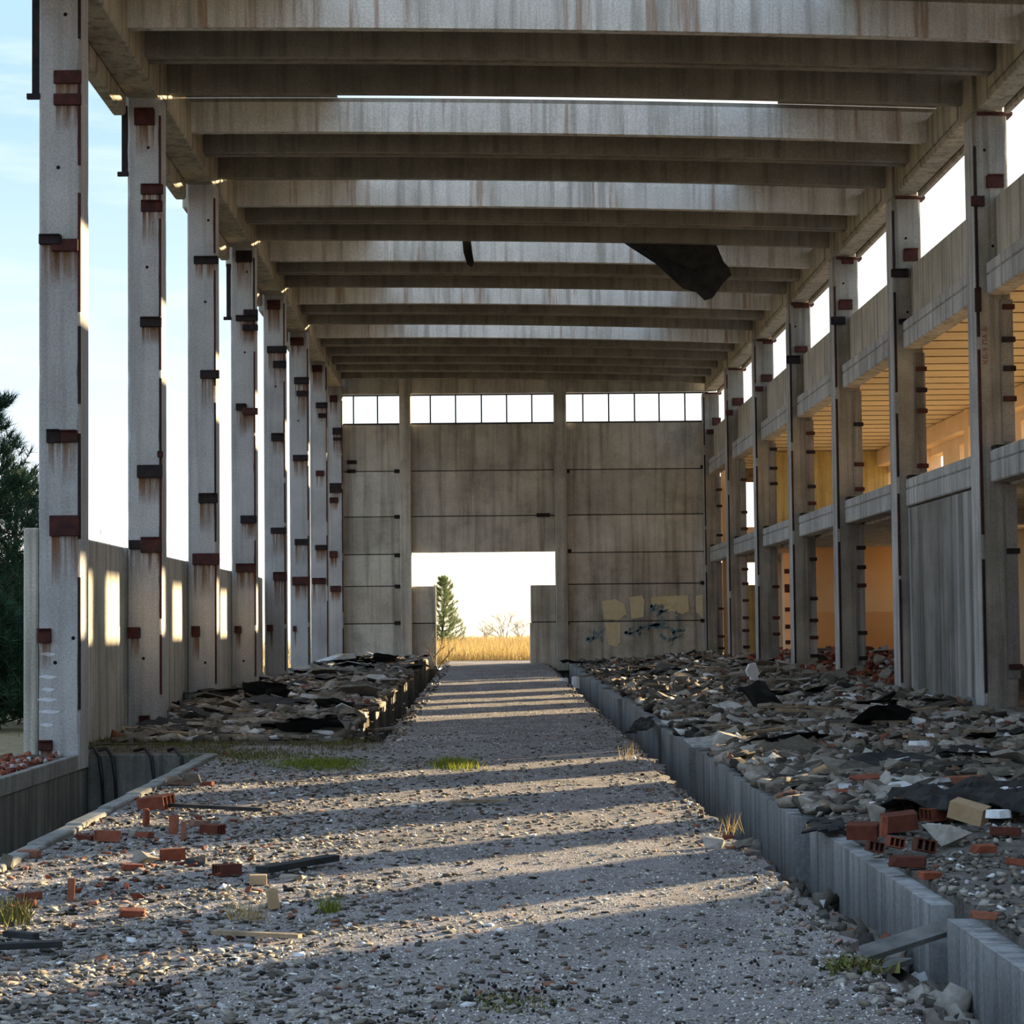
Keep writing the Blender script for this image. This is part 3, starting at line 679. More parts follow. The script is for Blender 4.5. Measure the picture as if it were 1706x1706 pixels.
while y < 67.0:
    MB().box(7.3, XO, y, min(y + 1.06, 67.3), 3.60, 3.715, 0.02).build('ceiling_plank', C_ROOF, lc); y += 1.105
# the outer wall with two rows of windows
ow = empty('wall_right', (XO + 0.15, 34, 0)); tag(ow, 'peach painted outer wall of the annex with two rows of windows', kind='structure')
def band(z0, z1, y0=0.5, y1=67.4): MB().box(XO, XO + 0.28, y0, y1, z0, z1).build('wall_band', PEACH, ow)
GW = [(21.35, 22.85), (23.6, 25.0), (25.7, 27.7), (29.5, 31.1), (32.6, 33.7), (34.2, 36.9), (43.6, 45.6), (47.5, 49.1), (49.9, 51.6), (53.5, 55.1), (55.9, 57.6), (59.5, 61.1), (61.7, 62.4)]
UW = [(17.5 + 6 * k, 19.1 + 6 * k) for k in range(8)] + [(19.9 + 6 * k, 21.6 + 6 * k) for k in range(8)]
UW.sort()
band(-0.2, 2.1); band(3.25, 4.22); band(5.83, 7.6)
for wins, z0, z1 in ((GW, 2.1, 3.25), (UW, 4.22, 5.83)):
    p = 0.5
    for (a, b) in wins:
        MB().box(XO, XO + 0.28, p, a, z0, z1).build('wall_pier', PEACH, ow); p = b
        MB().box(XO + 0.10, XO + 0.16, a, a + 0.04, z0, z1).build('window_jamb', DARKMETAL, ow)
    MB().box(XO, XO + 0.28, p, 67.4, z0, z1).build('wall_pier', PEACH, ow)
for Y in (1, 7, 13, 19, 25, 31, 37, 43, 49, 55, 61): MB().box(XO - 0.35, XO + 0.02, Y + 0.1, Y + 0.5, 0.2, 6.45, 0.015).build('wall_column', PEACH, ow)
MB().box(XO - 0.30, XO + 0.02, 1.0, 67.3, 6.02, 6.45, 0.015).build('ring_beam', PEACH, ow)
o = MB().box(6.9, XO + 0.28, 0.6, 0.9, -0.1, 7.0).build('wall_front', PEACH); tag(o, 'near end wall of the annex', kind='structure')
# cross walls
o = MB().box(7.75, XO, 60.9, 61.1, 4.02, 6.44).build('wall_cross', YELLOW); tag(o, 'stained yellow cross wall on the annex upper floor', kind='structure')
cw = empty('wall_cross', (9.4, 55, 0.5)); tag(cw, 'orange painted cross wall on the annex ground floor', kind='structure')
MB().box(7.62, XO, 54.9, 55.1, 2.0, 3.60).build('wall_face', ORANGE, cw)
MB().box(7.62, XO, 54.88, 55.1, 0.4, 2.0).build('painted_dado', ORANGE_DADO, cw)
aw = empty('wall_far', (9.2, 67.4, 0.5)); tag(aw, 'far end wall of the annex with one window on each floor', kind='structure')
for (x0, x1, z0, z1, m) in ((7.1, 7.55, 0.4, 6.7, PEACH), (8.45, XO + 0.2, 0.4, 6.7, PEACH), (7.55, 8.45, 0.4, 2.93, YELLOW), (7.55, 8.45, 3.66, 4.68, PEACH), (7.55, 8.45, 6.05, 6.7, WOOD)):
    MB().box(x0, x1, 67.35, 67.55, z0, z1).build('wall_piece', m, aw)
# ruined door jamb with brick holes on the ground floor
jb = empty('brick_jamb', (7.9, 58.8, 0.6)); tag(jb, 'pale ruined door jamb with missing bricks in the annex', 'door jamb')
MB().box(7.78, 8.12, 58.6, 59.0, 0.5, 3.6, 0.01).build('jamb_pier', PEACH, jb)
for (z, h) in ((3.05, .12), (2.55, .22), (2.05, .11), (1.6, .11), (1.2, .1)): MB().box(7.80, 7.93, 58.57, 58.62, z, z + h).build('brick_gap', RUST, jb)

# ================================================================== rubble
def hull(rng, n, sx, sy, sz):
    bm = bmesh.new()
    for _ in range(n): bm.verts.new((rng.uniform(-sx, sx), rng.uniform(-sy, sy), rng.uniform(-sz, sz)))
    r = bmesh.ops.convex_hull(bm, input=bm.verts)
    bmesh.ops.delete(bm, geom=list({g for g in r['geom_interior'] + r['geom_unused'] if isinstance(g, bmesh.types.BMVert)}), context='VERTS')
    return bm
def bm_mesh(bm, name, mat):
    me = bpy.data.meshes.new(name); bm.to_mesh(me); bm.free(); me.materials.append(mat); return me
def shard_mesh(rng, mat, thick=0.08, n=6, rect=False):
    bm = bmesh.new(); pts = []
    for k in range(n):
        a = 6.283 * (k + rng.uniform(-.3, .3)) / n; r = rng.uniform(0.32, 0.55); pts.append((math.cos(a) * r * 1.2, math.sin(a) * r * 0.8))
    lo = [bm.verts.new((x * 1.02, y * 1.02, -thick / 2)) for x, y in pts]; hi = [bm.verts.new((x * rng.uniform(.9, 1), y * rng.uniform(.9, 1), thick / 2 + rng.uniform(-.15, .15) * thick)) for x, y in pts]
    bm.faces.new(lo[::-1]); bm.faces.new(hi)
    for k in range(n): bm.faces.new((lo[k], lo[(k + 1) % n], hi[(k + 1) % n], hi[k]))
    bmesh.ops.triangulate(bm, faces=[f for f in bm.faces if len(f.verts) > 4])
    return bm_mesh(bm, 'shard', mat)
R = random.Random(21)
CH = [bm_mesh(hull(R, R.randint(9, 15), 0.5, 0.42, 0.3), 'chunk', CHUNK) for _ in range(12)]
SH = [shard_mesh(R, SHARD, R.uniform(0.10, 0.22), R.randint(5, 7)) for _ in range(10)]
FB = [bm_mesh(hull(R, 9, 0.5, 0.4, 0.25), 'brickbat', BRICK) for _ in range(6)]
FO = [shard_mesh(R, FOAM, 0.15, 7) for _ in range(4)]
def felt_mesh(seed):
    mb = MB(); n = 7
    for j in range(n):
        for i in range(n):
            x, y = i / (n - 1) - .5, j / (n - 1) - .5
            mb.v.append((x + 0.06 * fbm(x * 4, y * 4, 1, seed), y + 0.06 * fbm(y * 4, x * 4, 1, seed + 5), 0.10 * fbm(x, y, 2.0, seed + 9)))
    for j in range(n - 1):
        for i in range(n - 1): a = j * n + i; mb.f.append((a, a + 1, a + n + 1, a + n))
    return mb.mesh('felt', FELT, fix=False)
FE = [felt_mesh(s * 3.3) for s in range(4)]
def plank_mesh():
    mb = MB().box(-0.5, 0.5, -0.5, 0.5, -0.5, 0.5, 0.03); return mb.mesh('plank', WOOD)
PL = plank_mesh()
def brick_mesh(mat, hollow=True, L=0.25, W=0.19, H=0.12):
    mb = MB(); t = 0.014
    mb.box(-L / 2, L / 2, -W / 2, -W / 2 + t, 0, H); mb.box(-L / 2, L / 2, W / 2 - t, W / 2, 0, H)
    mb.box(-L / 2, L / 2, -W / 2 + t, W / 2 - t, 0, t); mb.box(-L / 2, L / 2, -W / 2 + t, W / 2 - t, H - t, H)
    for q in (-1, 1): mb.box(-L / 2, L / 2, q * W / 6 - t / 2, q * W / 6 + t / 2, t, H - t)
    return mb.mesh('hollow_brick', mat, fix=False)
def solid_brick_mesh(mat, seed=0):
    """a brick with knocked-off corners and slightly uneven faces"""
    rng = random.Random(seed); bm = bmesh.new(); bmesh.ops.create_cube(bm, size=1.0)
    bmesh.ops.scale(bm, vec=(0.25, 0.12, 0.075), verts=bm.verts); bmesh.ops.translate(bm, vec=(0, 0, 0.0375), verts=bm.verts)
    bmesh.ops.bevel(bm, geom=list(bm.edges), offset=0.006, segments=1, affect='EDGES')
    for _ in range(3):
        c = Vector((rng.choice((-1, 1)) * 0.125, rng.choice((-1, 1)) * 0.06, rng.choice((0.0, 0.075)))); n = Vector((c.x * rng.uniform(.4, 1.4), c.y * rng.uniform(.6, 2), (c.z - .0375) * rng.uniform(.5, 2))).normalized()
        r = bmesh.ops.bisect_plane(bm, geom=list(bm.verts) + list(bm.edges) + list(bm.faces), plane_co=c - n * rng.uniform(.012, .035), plane_no=n, clear_outer=True)
        ed = [e for e in r['geom_cut'] if isinstance(e, bmesh.types.BMEdge)]
        if ed: bmesh.ops.contextual_create(bm, geom=ed)
    bmesh.ops.triangulate(bm, faces=list(bm.faces))
    for v in bm.verts: v.co += Vector((rng.uniform(-.003, .003), rng.uniform(-.003, .003), rng.uniform(-.002, .002)))
    return bm_mesh(bm, 'brick', mat)
SBS = [solid_brick_mesh(BRICK, k) for k in range(6)]
HB, HBT, SB = brick_mesh(BRICK), brick_mesh(BRICKTAN), solid_brick_mesh(BRICK)

def put(name, me, loc, rot, sc, label, cat, group):
    o = bpy.data.objects.new(name, me); o.location = loc; o.rotation_euler = rot; o.scale = sc if hasattr(sc, '__len__') else (sc,) * 3
    COL.objects.link(o); tag(o, label, cat, group); return o
def in_column(x, y, m=0.05):
    d = (y - 25) % 6
    return (d < 0.6 + m or d > 6 - m) and (x < xl(y) + m or (xr(y) - m < x < xr(y) + 0.5 + m)) or x < xl(y) - 0.42
def near_y(rng, a, b): u = rng.random(); return 1 / (u * (1 / a - 1 / b) + 1 / b)
def scatter(n, region, fn, seed):
    rng = random.Random(seed); k = 0; tries = 0
    while k < n and tries < n * 40:
        tries += 1; x, y = region(rng); 
        if not in_frame((x, y, zf(y) + 0.2), 130) or in_column(x, y, 0.32): continue
        fn(rng, x, y); k += 1
def reg_right(rng):
    return rng.uniform(2.5, 6.3), near_y(rng, 18, 66)
def reg_left(rng): return rng.uniform(-4.45, -1.95), near_y(rng, 28.3, 66)
def zr_(x, y): return zf(y) + h_right(x, y)
def zl_(x, y): return zf(y) + h_left(x, y)
def where(x, y, label, s, s0, s1):
    """single a piece of rubble out by its size and its place"""
    k = 'large' if s > s0 + 0.6 * (s1 - s0) else 'small' if s < s0 + 0.3 * (s1 - s0) else 'mid-sized'
    if x > 6.7: w = 'between the %s and next right columns' % ORD[max(0, min(6, int((y - 31) // 6)))]
    elif x > 0:
        w = ('by the right trench' if x < 3.4 else 'at the right column foot' if x > 5.3 else 'amid the right platform') + ', level with right column %s' % ['one', 'two', 'three', 'four', 'five', 'six', 'seven'][max(0, min(6, int(round((y - 31) / 6))))]
    elif y > 27:
        w = ('by the left trench' if x > -2.6 else 'at the left column foot' if x < -3.8 else 'amid the left platform') + ', level with left column %s' % ['one', 'two', 'three', 'four', 'five', 'six', 'seven', 'eight'][max(0, min(7, int(round((y - 25) / 6))))]
    else: w = 'on the left foreground floor, ' + ('near the brick row' if y > 15.5 else 'before the brick row' if y > 12.5 else 'close to the viewer') + (' by the pit' if x < -2.3 else '')
    return k + ' ' + label + ' ' + w
def mk(name, meshes, zfun, s0, s1, flat, label, cat, group, tilt=0.35, zoff=0.06):
    def fn(rng, x, y):
        s_ = rng.uniform(s0, s1); s = s_ * (1 + 0.25 * smooth(20, 50, y)); me = rng.choice(meshes)
        tt = rng.uniform(-tilt, tilt) if rng.random() < .8 else rng.uniform(-0.9, .9)
        lb = where(x, y, label, s_, s0, s1)
        put(name, me, (x, y, zfun(x, y) + s * zoff + rng.uniform(0, .05)), (tt, rng.uniform(-tilt, tilt), rng.uniform(0, 6.28)), (s, s * rng.uniform(.6, 1), s * flat * rng.uniform(.8, 1.3)), lb, cat, group + ': ' + lb)
    return fn
scatter(230, reg_right, mk('concrete_chunk', CH, zr_, 0.16, 0.42, 0.7, 'grey concrete chunk', 'rubble', 'concrete chunks on the right platform', zoff=.1), 1)
scatter(260, reg_right, mk('plaster_shard', SH, zr_, 0.22, 0.62, 0.45, 'thin broken shard', 'rubble', 'thin shards on the right platform'), 2)
scatter(60, reg_right, mk('brick_fragment', FB, zr_, 0.12, 0.24, 0.8, 'red brick fragment', 'brick', 'brick fragments on the right platform'), 3)
scatter(36, reg_right, mk('felt_scrap', FE, zr_, 0.35, 0.9, 0.9, 'crumpled black felt scrap', 'roofing felt', 'felt scraps on the right platform', 0.15, .1), 4)
scatter(34, reg_right, mk('foam_scrap', FO, zr_, 0.12, 0.34, 0.6, 'white foam scrap', 'foam', 'white scraps on the right platform', zoff=.12), 5)
scatter(120, reg_left, mk('concrete_chunk', CH, zl_, 0.16, 0.42, 0.6, 'grey concrete chunk', 'rubble', 'concrete chunks on the left platform', zoff=.1), 6)
scatter(220, reg_left, mk('slab_shard', SH, zl_, 0.25, 0.70, 0.45, 'thin broken shard', 'rubble', 'thin shards on the left platform'), 7)
scatter(34, reg_left, mk('felt_scrap', FE, zl_, 0.35, 0.9, 0.8, 'crumpled black felt scrap', 'roofing felt', 'felt scraps on the left platform', 0.15, .1), 8)
scatter(10, reg_left, mk('foam_scrap', FO, zl_, 0.12, 0.3, 0.6, 'white foam scrap', 'foam', 'white scraps on the left platform', zoff=.12), 9)
def planks(zfun, side):
    def fn(rng, x, y):
        l = rng.uniform(0.5, 1.3)
        put('wood_plank', PL, (x, y, zfun(x, y) + 0.10), (rng.uniform(-.1, .1), rng.uniform(-.12, .12), rng.uniform(-.5, .5)), (l, rng.uniform(.06, .14), 0.03), (lb := where(x, y, 'weathered wooden plank', l, 0.5, 1.3)), 'plank', 'planks on the %s platform: ' % side + lb)
    return fn
scatter(26, reg_right, planks(zr_, 'right'), 10); scatter(14, reg_left, planks(zl_, 'left'), 11)
# red heaps in the annex doorways
def reg_annex(rng):
    Y = rng.choice((37, 37, 37, 43, 43, 49, 55)); return rng.uniform(6.75, 9.2), Y + rng.uniform(0.8, 5.6)
def z_annex(x, y): return max(zf(y) + 0.30, 0.55) + 0.28 * smooth(6.8, 8.5, x)
scatter(150, reg_annex, mk('brick_fragment', FB, z_annex, 0.12, 0.30, 0.8, 'red brick fragment heaped', 'brick', 'brick heaps between the right columns'), 12)
scatter(60, reg_annex, mk('plaster_shard', SH, z_annex, 0.15, 0.42, 0.5, 'broken shard heaped', 'rubble', 'shards between the right columns', 0.6), 13)
heap = MB(); nx = 14; ny = 60
for j in range(ny + 1):
    for i in range(nx + 1):
        x = 7.45 + (XO - 7.95) * i / nx; y = 37.8 + 27.5 * j / ny
        heap.v.append((x, y, zf(y) + 0.18 + 0.42 * smooth(7.2, 9.0, x) * (0.7 + 0.5 * fbm(x, y, .5, 2)) + 0.07 * fbm(x, y, 3, 6) - 0.5 * smooth(0.9, 1, max(i / nx, abs(2 * j / ny - 1)))))
heap.f = [(j * (nx + 1) + i, j * (nx + 1) + i + 1, (j + 1) * (nx + 1) + i + 1, (j + 1) * (nx + 1) + i) for j in range(ny) for i in range(nx)]
tag(heap.build('rubble_heap', M_BED, fix=False), 'long dark heap of fine rubble inside the annex', 'rubble', kind='stuff')

# small debris nobody could count
def rots(n, tilt):
    a = np.random.uniform(0, 2 * np.pi, n); b = np.random.normal(0, tilt, n); c = np.random.normal(0, tilt, n)
    ca, sa, cb, sb, cc, sc = np.cos(a), np.sin(a), np.cos(b), np.sin(b), np.cos(c), np.sin(c)
    Rm = np.empty((n, 3, 3))
    Rm[:, 0] = np.stack([ca * cb, ca * sb * sc - sa * cc, ca * sb * cc + sa * sc], 1)
    Rm[:, 1] = np.stack([sa * cb, sa * sb * sc + ca * cc, sa * sb * cc - ca * sc], 1)
    Rm[:, 2] = np.stack([-sb, cb * sc, cb * cc], 1); return Rm
OCT = np.array([(1, 0, 0), (-1, 0, 0), (0, 1, 0), (0, -1, 0), (0, 0, 1), (0, 0, -1)], float) * 0.6
OCF = np.array([(0, 2, 4), (2, 1, 4), (1, 3, 4), (3, 0, 4), (2, 0, 5), (1, 2, 5), (3, 1, 5), (0, 3, 5)])
BOX = np.array([(x, y, z) for x in (-.5, .5) for y in (-.5, .5) for z in (-.5, .5)])
BXF = np.array([(0, 1, 3, 2), (4, 6, 7, 5), (0, 4, 5, 1), (2, 3, 7, 6), (0, 2, 6, 4), (1, 5, 7, 3)])
def many(name, pos, size, mat, label, cat, tilt=0.35, shape='box', parent=None):
    n = len(pos); V, Fc = (BOX, BXF) if shape == 'box' else (OCT, OCF)
    v = V[None] * (1 + np.random.uniform(-.28, .28, (n, len(V), 3))) * size[:, None, :]
    v = np.einsum('nij,nkj->nki', rots(n, tilt), v) + pos[:, None, :]
    f = (Fc[None] + (np.arange(n) * len(V))[:, None, None]).reshape(-1, Fc.shape[1])
    me = bpy.data.meshes.new(name); v = v.reshape(-1, 3)
    o3 = np.array([pos[:, 0].mean(), pos[:, 1].mean(), pos[:, 2].min()]); v = v - o3
    me.vertices.add(len(v)); me.vertices.foreach_set('co', v.ravel().astype(np.float32))
    me.loops.add(f.size); me.loops.foreach_set('vertex_index', f.ravel().astype(np.int32))
    me.polygons.add(len(f)); me.polygons.foreach_set('loop_start', (np.arange(len(f)) * f.shape[1]).astype(np.int32))
    me.polygons.foreach_set('loop_total', np.full(len(f), f.shape[1], np.int32)); me.update(calc_edges=True); me.validate()
    me.materials.append(mat); o = bpy.data.objects.new(name, me); o.location = o3; COL.objects.link(o)
    tag(o, label, cat, kind='stuff'); return o
def ysamp(n, a, b): u = np.random.rand(n); return 1 / (u * (1 / a - 1 / b) + 1 / b)
def field(n, x0, x1, y0, y1, zfun, dz=0.0):
    y = ysamp(n, y0, y1); x = np.random.uniform(x0, x1, n)
    keep = np.array([in_frame((a, b, zf(b)), 220) and not (in_column(a, b, 0.06) and b > 25.1) for a, b in zip(x, y)]); x, y = x[keep], y[keep]
    return np.stack([x, y, np.array([zfun(a, b) + dz for a, b in zip(x, y)])], 1)
def sz(n, a, b, flat=0.35): s = np.random.uniform(a, b, n) ** 1.0; return np.stack([s, s * np.random.uniform(.5, 1, n), s * flat * np.random.uniform(.5, 1.4, n)], 1)
p = field(9000, 2.45, 6.5, 17, 66, zr_, 0.03); many('rubble_bits', p, sz(len(p), 0.03, 0.20, 0.35), BITS, 'dense small rubble covering the right platform', 'rubble')
p = field(9000, 2.5, 6.5, 9, 40, zr_, 0.005); many('rubble_bits', p, sz(len(p), 0.012, 0.05, 0.4), BITS, 'fine gravelly rubble on the near right platform', 'rubble', 0.4)
p = field(9000, -4.7, -1.9, 28.2, 66, zl_, 0.03); many('rubble_bits', p, sz(len(p), 0.05, 0.30, 0.28), BITS, 'dense small rubble covering the left platform', 'rubble', 0.2)
p = np.array([(R.uniform(6.75, 9.0), R.choice((37, 37, 43, 49, 55)) + R.uniform(.7, 5.8), 0) for _ in range(1800)]); p[:, 2] = [z_annex(a, b) - 0.03 for a, b in p[:, :2]]
many('red_rubble_bits', p, sz(len(p), 0.04, 0.18, 0.5), BITSRED, 'small red brick rubble between the right columns', 'rubble', 0.6)
p = field(4500, -8, -4.7, 14, 24.8, lambda x, y: zf(y) + 0.08); many('red_rubble_bits', p, sz(len(p), 0.02, 0.09, 0.45), BITSRED, 'small red brick rubble left of the pit', 'rubble', 0.5)
za = lambda x, y: zf(y) + h_aisle(x, y)
p = field(52000, -3.15, 1.72, 8.2, 27, za); many('gravel_chips', p, sz(len(p), 0.007, 0.019, 0.45), GRAVEL, 'loose gravel chips strewn over the foreground floor', 'gravel', 0.5, 'oct')
p = field(12000, -1.28, 1.72, 26, 67.2, za); many('gravel_chips', p, sz(len(p), 0.010, 0.030, 0.35), GRAVEL, 'loose gravel chips strewn along the aisle', 'gravel', 0.4, 'oct')
p = field(2600, -3.1, 1.7, 8.2, 40, za, 0.004); many('grit_bits', p, sz(len(p), 0.012, 0.04, 0.25), BITS, 'thin flakes of broken plaster strewn over the floor', 'rubble', 0.25)
p = field(10000, -3.08, 1.2, 8.2, 25, za, 0.006); p = p[np.random.rand(len(p)) < np.clip((0.9 - p[:, 0]) / 2.6, 0, 1) ** 1.6]; many('grit_bits', p, sz(len(p), 0.012, 0.055, 0.22), BITS, 'flakes and splinters strewn over the left foreground', 'rubble', 0.25)
p = field(2200, -3.08, 1.65, 15.5, 30, za, 0.004); many('grit_bits', p, sz(len(p), 0.015, 0.05, 0.16), BITS, 'flakes and crumbs strewn over the middle of the floor', 'rubble', 0.2)
p = field(1300, 1.1, 1.72, 9, 66, za, 0.006); p = p[np.random.rand(len(p)) < ((p[:, 0] - 1.1) / 0.6) ** 2]; many('edge_crumbs', p, sz(len(p), 0.012, 0.05, 0.45), BITS, 'crumbled concrete along the broken right aisle edge', 'rubble', 0.4)
p = field(260, -1.3, -1.1, 28, 66, za, 0.006); many('edge_crumbs', p, sz(len(p), 0.03, 0.08, 0.4), BITS, 'crumbled concrete along the left aisle edge', 'rubble', 0.4)
def patch(cx_, cy_, rx, ry, n):
    out = []
    while len(out) < n:
        q = on_floor(R.gauss(cx_, rx), R.gauss(cy_, ry))
        if -3.1 < q.x < 1.7 and q.y > 6: out.append((q.x, q.y, q.z + 0.01))
    return np.array(out)
p = np.concatenate([patch(850, 1655, 90, 14, 110), patch(650, 1690, 70, 12, 50), patch(240, 1650, 50, 22, 120), patch(900, 1610, 420, 60, 220)])
many('black_cinders', p, sz(len(p), 0.008, 0.022, 0.8), BLACKBITS, 'black cinders scattered on the foreground gravel', 'cinders', 0.6, 'oct')
# trench debris
p = field(2600, 1.78, 2.33, 9.2, 60, lambda x, y: -0.58 + 0.3 * abs(fbm(x, y, 0.9, 3)) + 0.18 * smooth(22, 14, y))
many('trench_debris', p, sz(len(p), 0.05, 0.20, 0.4), BITS, 'debris lying in the bottom of the right trench', 'rubble', 0.6)
p = field(500, -1.8, -1.33, 28.2, 60, lambda x, y: -0.40 + 0.2 * abs(fbm(x, y, 0.9, 3)))
many('trench_debris', p, sz(len(p), 0.08, 0.30, 0.5), BITS, 'debris lying in the bottom of the left trench', 'rubble', 0.6)

# ---------------------------------------------------------------- bricks and lumps one can point at
def fb_at(px, py, z0=0.0): return on_floor(px, py, z0)
def brick_at(px, py, wpx, kind='hollow', rot=None, stand=False, z0=0.02, label='', tan=False):
    q = on_floor(px, py, z0); s = wpx / (F / q.y) / 0.25
    s = max(0.55, min(1.35, s)); rz = R.uniform(-.6, .6) if rot is None else rot
    me = {'hollow': HBT if tan else HB, 'solid': R.choice(SBS)}[kind]
    r3 = (0, math.radians(-88), rz) if stand else (R.uniform(-.16, .16), R.uniform(-.12, .12), rz)
    return put('hollow_brick' if kind == 'hollow' else 'solid_brick', me, (q.x, q.y, q.z + (0.12 * s if stand else 0)), r3, s, label, 'brick', 'whole bricks on the floor')
LB = [(50,1428,40,'solid',0,'thick red brick leaning on the pit edge'),(48,1500,42,'solid',0,'red brick lying at the left edge of the foreground'),(40,1513,24,'solid',0,'small red brick half in front of the left edge brick'),
      (125,1503,26,'solid',1,'red brick standing up alone near the left edge'),(142,1400,30,'solid',0,'square red brick at the left end of the brick row'),(178,1402,38,'hollow',0,'grooved red brick second in the brick row'),
      (240,1396,26,'solid',0,'red brick in the middle of the brick row beside grey stones'),(248,1376,18,'solid',1,'red brick standing on end behind the brick row'),(297,1389,22,'hollow',1,'tall hollow red brick standing on end in the brick row'),
      (311,1400,18,'solid',1,'short red brick standing in front of the tall hollow one'),(354,1390,34,'hollow',0,'hollow red brick at the right end of the brick row'),(332,1377,34,'solid',0,'flat red brick behind the right end of the row'),
      (262,1350,50,'hollow',0,'wide stacked red brick by itself farther back'),(288,1433,40,'hollow',0,'broken red brick leaning on a grey lump'),(378,1459,40,'hollow',0,'pinkish hollow brick at the edge of the sunlight'),
      (300,1308,44,'solid',0,'long red brick under two grey blocks near the pit corner'),(346,1310,22,'solid',0,'dark red brick right of the two grey blocks'),(220,1450,30,'solid',0,'flat red brick sunk in the gravel'),(220,1527,20,'solid',0,'small red brick in the dark red scatter')]
for (x, y, w, k, st, lab) in LB: brick_at(x, y, w, k, None, bool(st), 0.0, lab)
def lump(px, py, wpx, hpx, me, name, label, cat, z0=0.0, rot=None, group=None, on=None):
    q = on_floor(px, py, z0); w = wpx * q.y / F; h = hpx * q.y / F
    bb = [v.co for v in me.vertices]; ex = max(b.x for b in bb) - min(b.x for b in bb); ez = max(b.z for b in bb) - min(b.z for b in bb); mz = min(b.z for b in bb)
    s = (w / ex, w / ex * 0.8, h / ez)
    return put(name, me, (q.x, q.y, q.z - mz * s[2] - 0.01), (0, 0, rot or R.uniform(-.4, .4)), s, label, cat, group)
lump(288,1304,30,14,CH[0],'concrete_block','grey block lying on the long red brick, left one','rubble',0.05)
lump(319,1304,32,18,CH[1],'concrete_block','grey block lying on the long red brick, right one','rubble',0.05)
lump(12,1449,24,30,CH[2],'stone','pale grey stone at the left edge by the pit kerb','stone')
lump(384,1372,32,14,CH[3],'stone','grey-green stone behind the brick row','stone')
lump(222,1396,16,16,CH[4],'stone','grey stone within the brick row','stone')
lump(245,1440,44,26,CH[5],'stone','large flat grey lump beside the broken red brick','stone')
lump(328,1444,40,20,CH[6],'tar_lump','black tarry lump beside the broken red brick','tar')
bpy.data.objects['tar_lump'].data = CH[6].copy(); bpy.data.objects['tar_lump'].data.materials[0] = FELT
lump(484,1465,48,12,CH[7],'stone','pale flat stone lying in the sunlight beside the black plank','stone')
lump(1190,1412,40,22,CH[8],'stone','pale stone at the aisle edge beside the right trench','stone')
lump(1240,1412,36,20,CH[9],'stone','rounded pale stone at the broken aisle edge','stone')
lump(750,1555,26,10,CH[10],'stone','small dark stone alone on the foreground gravel','stone')
lump(1213,1398,24,10,FB[0],'brick_fragment','red brick fragment at the aisle edge by the right trench','brick')
q = on_floor(430, 1474); put('solid_brick', SB, q, (0, 0, .1), (0.42, 0.8, 0.8), 'pale tan half brick standing in the sunlight', 'brick', None).data = solid_brick_mesh(BRICKTAN)
q = on_floor(447, 1517); o = put('hollow_brick', HBT, (q.x, q.y, q.z + .06), (0, 1.4, .3), 0.42, 'tan brick standing on end at the edge of the shadow', 'brick', None)
def plank_px(a, b, w, h, label, mat=None, z0=0.03):
    A, B = on_floor(*a, z0), on_floor(*b, z0); d = B - A
    o = put('wood_plank', PL, (A + B) / 2 + Vector((0, 0, h / 2)), (0, -math.atan2(d.z, d.xy.length), math.atan2(d.y, d.x)), (d.length, w, h), label, 'plank', None)
    if mat: o.data = PL.copy(); o.data.materials[0] = mat
plank_px((436,1455),(556,1434),0.10,0.04,'black warped plank lying across the edge of the sunlight',FELT)
plank_px((-30,1583),(104,1577),0.07,0.03,'black bar lying at the left edge of the foreground',FELT)
plank_px((355,1556),(500,1563),0.05,0.02,'thin brown lath lying in the nearest sunlit stripe',WOOD)
plank_px((750,1338),(845,1335),0.07,0.02,'thin dark lath lying in the middle of the aisle',WOOD)
plank_px((240,1342),(440,1352),0.05,0.03,'dark burnt lath lying behind the brick row',FELT)
plank_px((180,1216),(258,1218),0.12,0.05,'pale plank lying at the foot of the left wall',BOARD)
plank_px((60,1565),(10,1560),0.05,0.03,'short black stick at the left edge of the foreground',FELT)
def reg_lf(rng):
    q = on_floor(rng.gauss(230, 130), rng.gauss(1430, 70)); return max(-3.0, min(-0.6, q.x)), q.y
scatter(70, reg_lf, mk('brick_fragment', FB, lambda x, y: zf(y) + h_aisle(x, y), 0.035, 0.12, 0.6, 'red brick fragment', 'brick', 'brick fragments on the left foreground', zoff=.12), 31)
# right-hand pile
RB = [(1538,1419,44,'hollow',2,0,'orange hollow brick on edge showing its three slots, front of the right pile'),(1500,1382,56,'hollow',0,0,'large orange hollow brick at the back of the right pile'),
      (1438,1396,50,'hollow',0,0,'long orange brick at the left end of the right pile'),(1456,1419,26,'hollow',2,0,'broken hollow brick end at the front left of the right pile'),(1478,1402,28,'solid',1,0,'small orange brick standing in the middle of the right pile'),
      (1490,1412,26,'hollow',2,0,'half brick leaning in the middle of the right pile'),(1612,1380,58,'hollow',0,1,'tan hollow brick with holes facing left'),(1560,1366,44,'hollow',0,0,'orange hollow brick behind the tan one'),
      (1445,1316,48,'hollow',0,0,'orange brick lying against the pale concrete block'),(1403,1335,38,'hollow',0,0,'dark orange bricks edge near the platform edge'),(1512,1444,60,'solid',0,0,'long broken orange brick lying in front of the right pile'),
      (1637,1420,42,'solid',0,0,'brown brick lying right of the pile'),(1675,1393,50,'solid',0,0,'orange brick near the right edge behind the pile'),(1694,1442,30,'solid',0,0,'orange brick at the right edge of the photograph'),
      (1548,1464,20,'solid',0,0,'small orange brick piece below the pile'),(1640,1532,44,'solid',0,0,'flat deep red brick at the near platform edge'),(1603,1312,66,'solid',0,0,'long brown brick behind the felt sheet')]
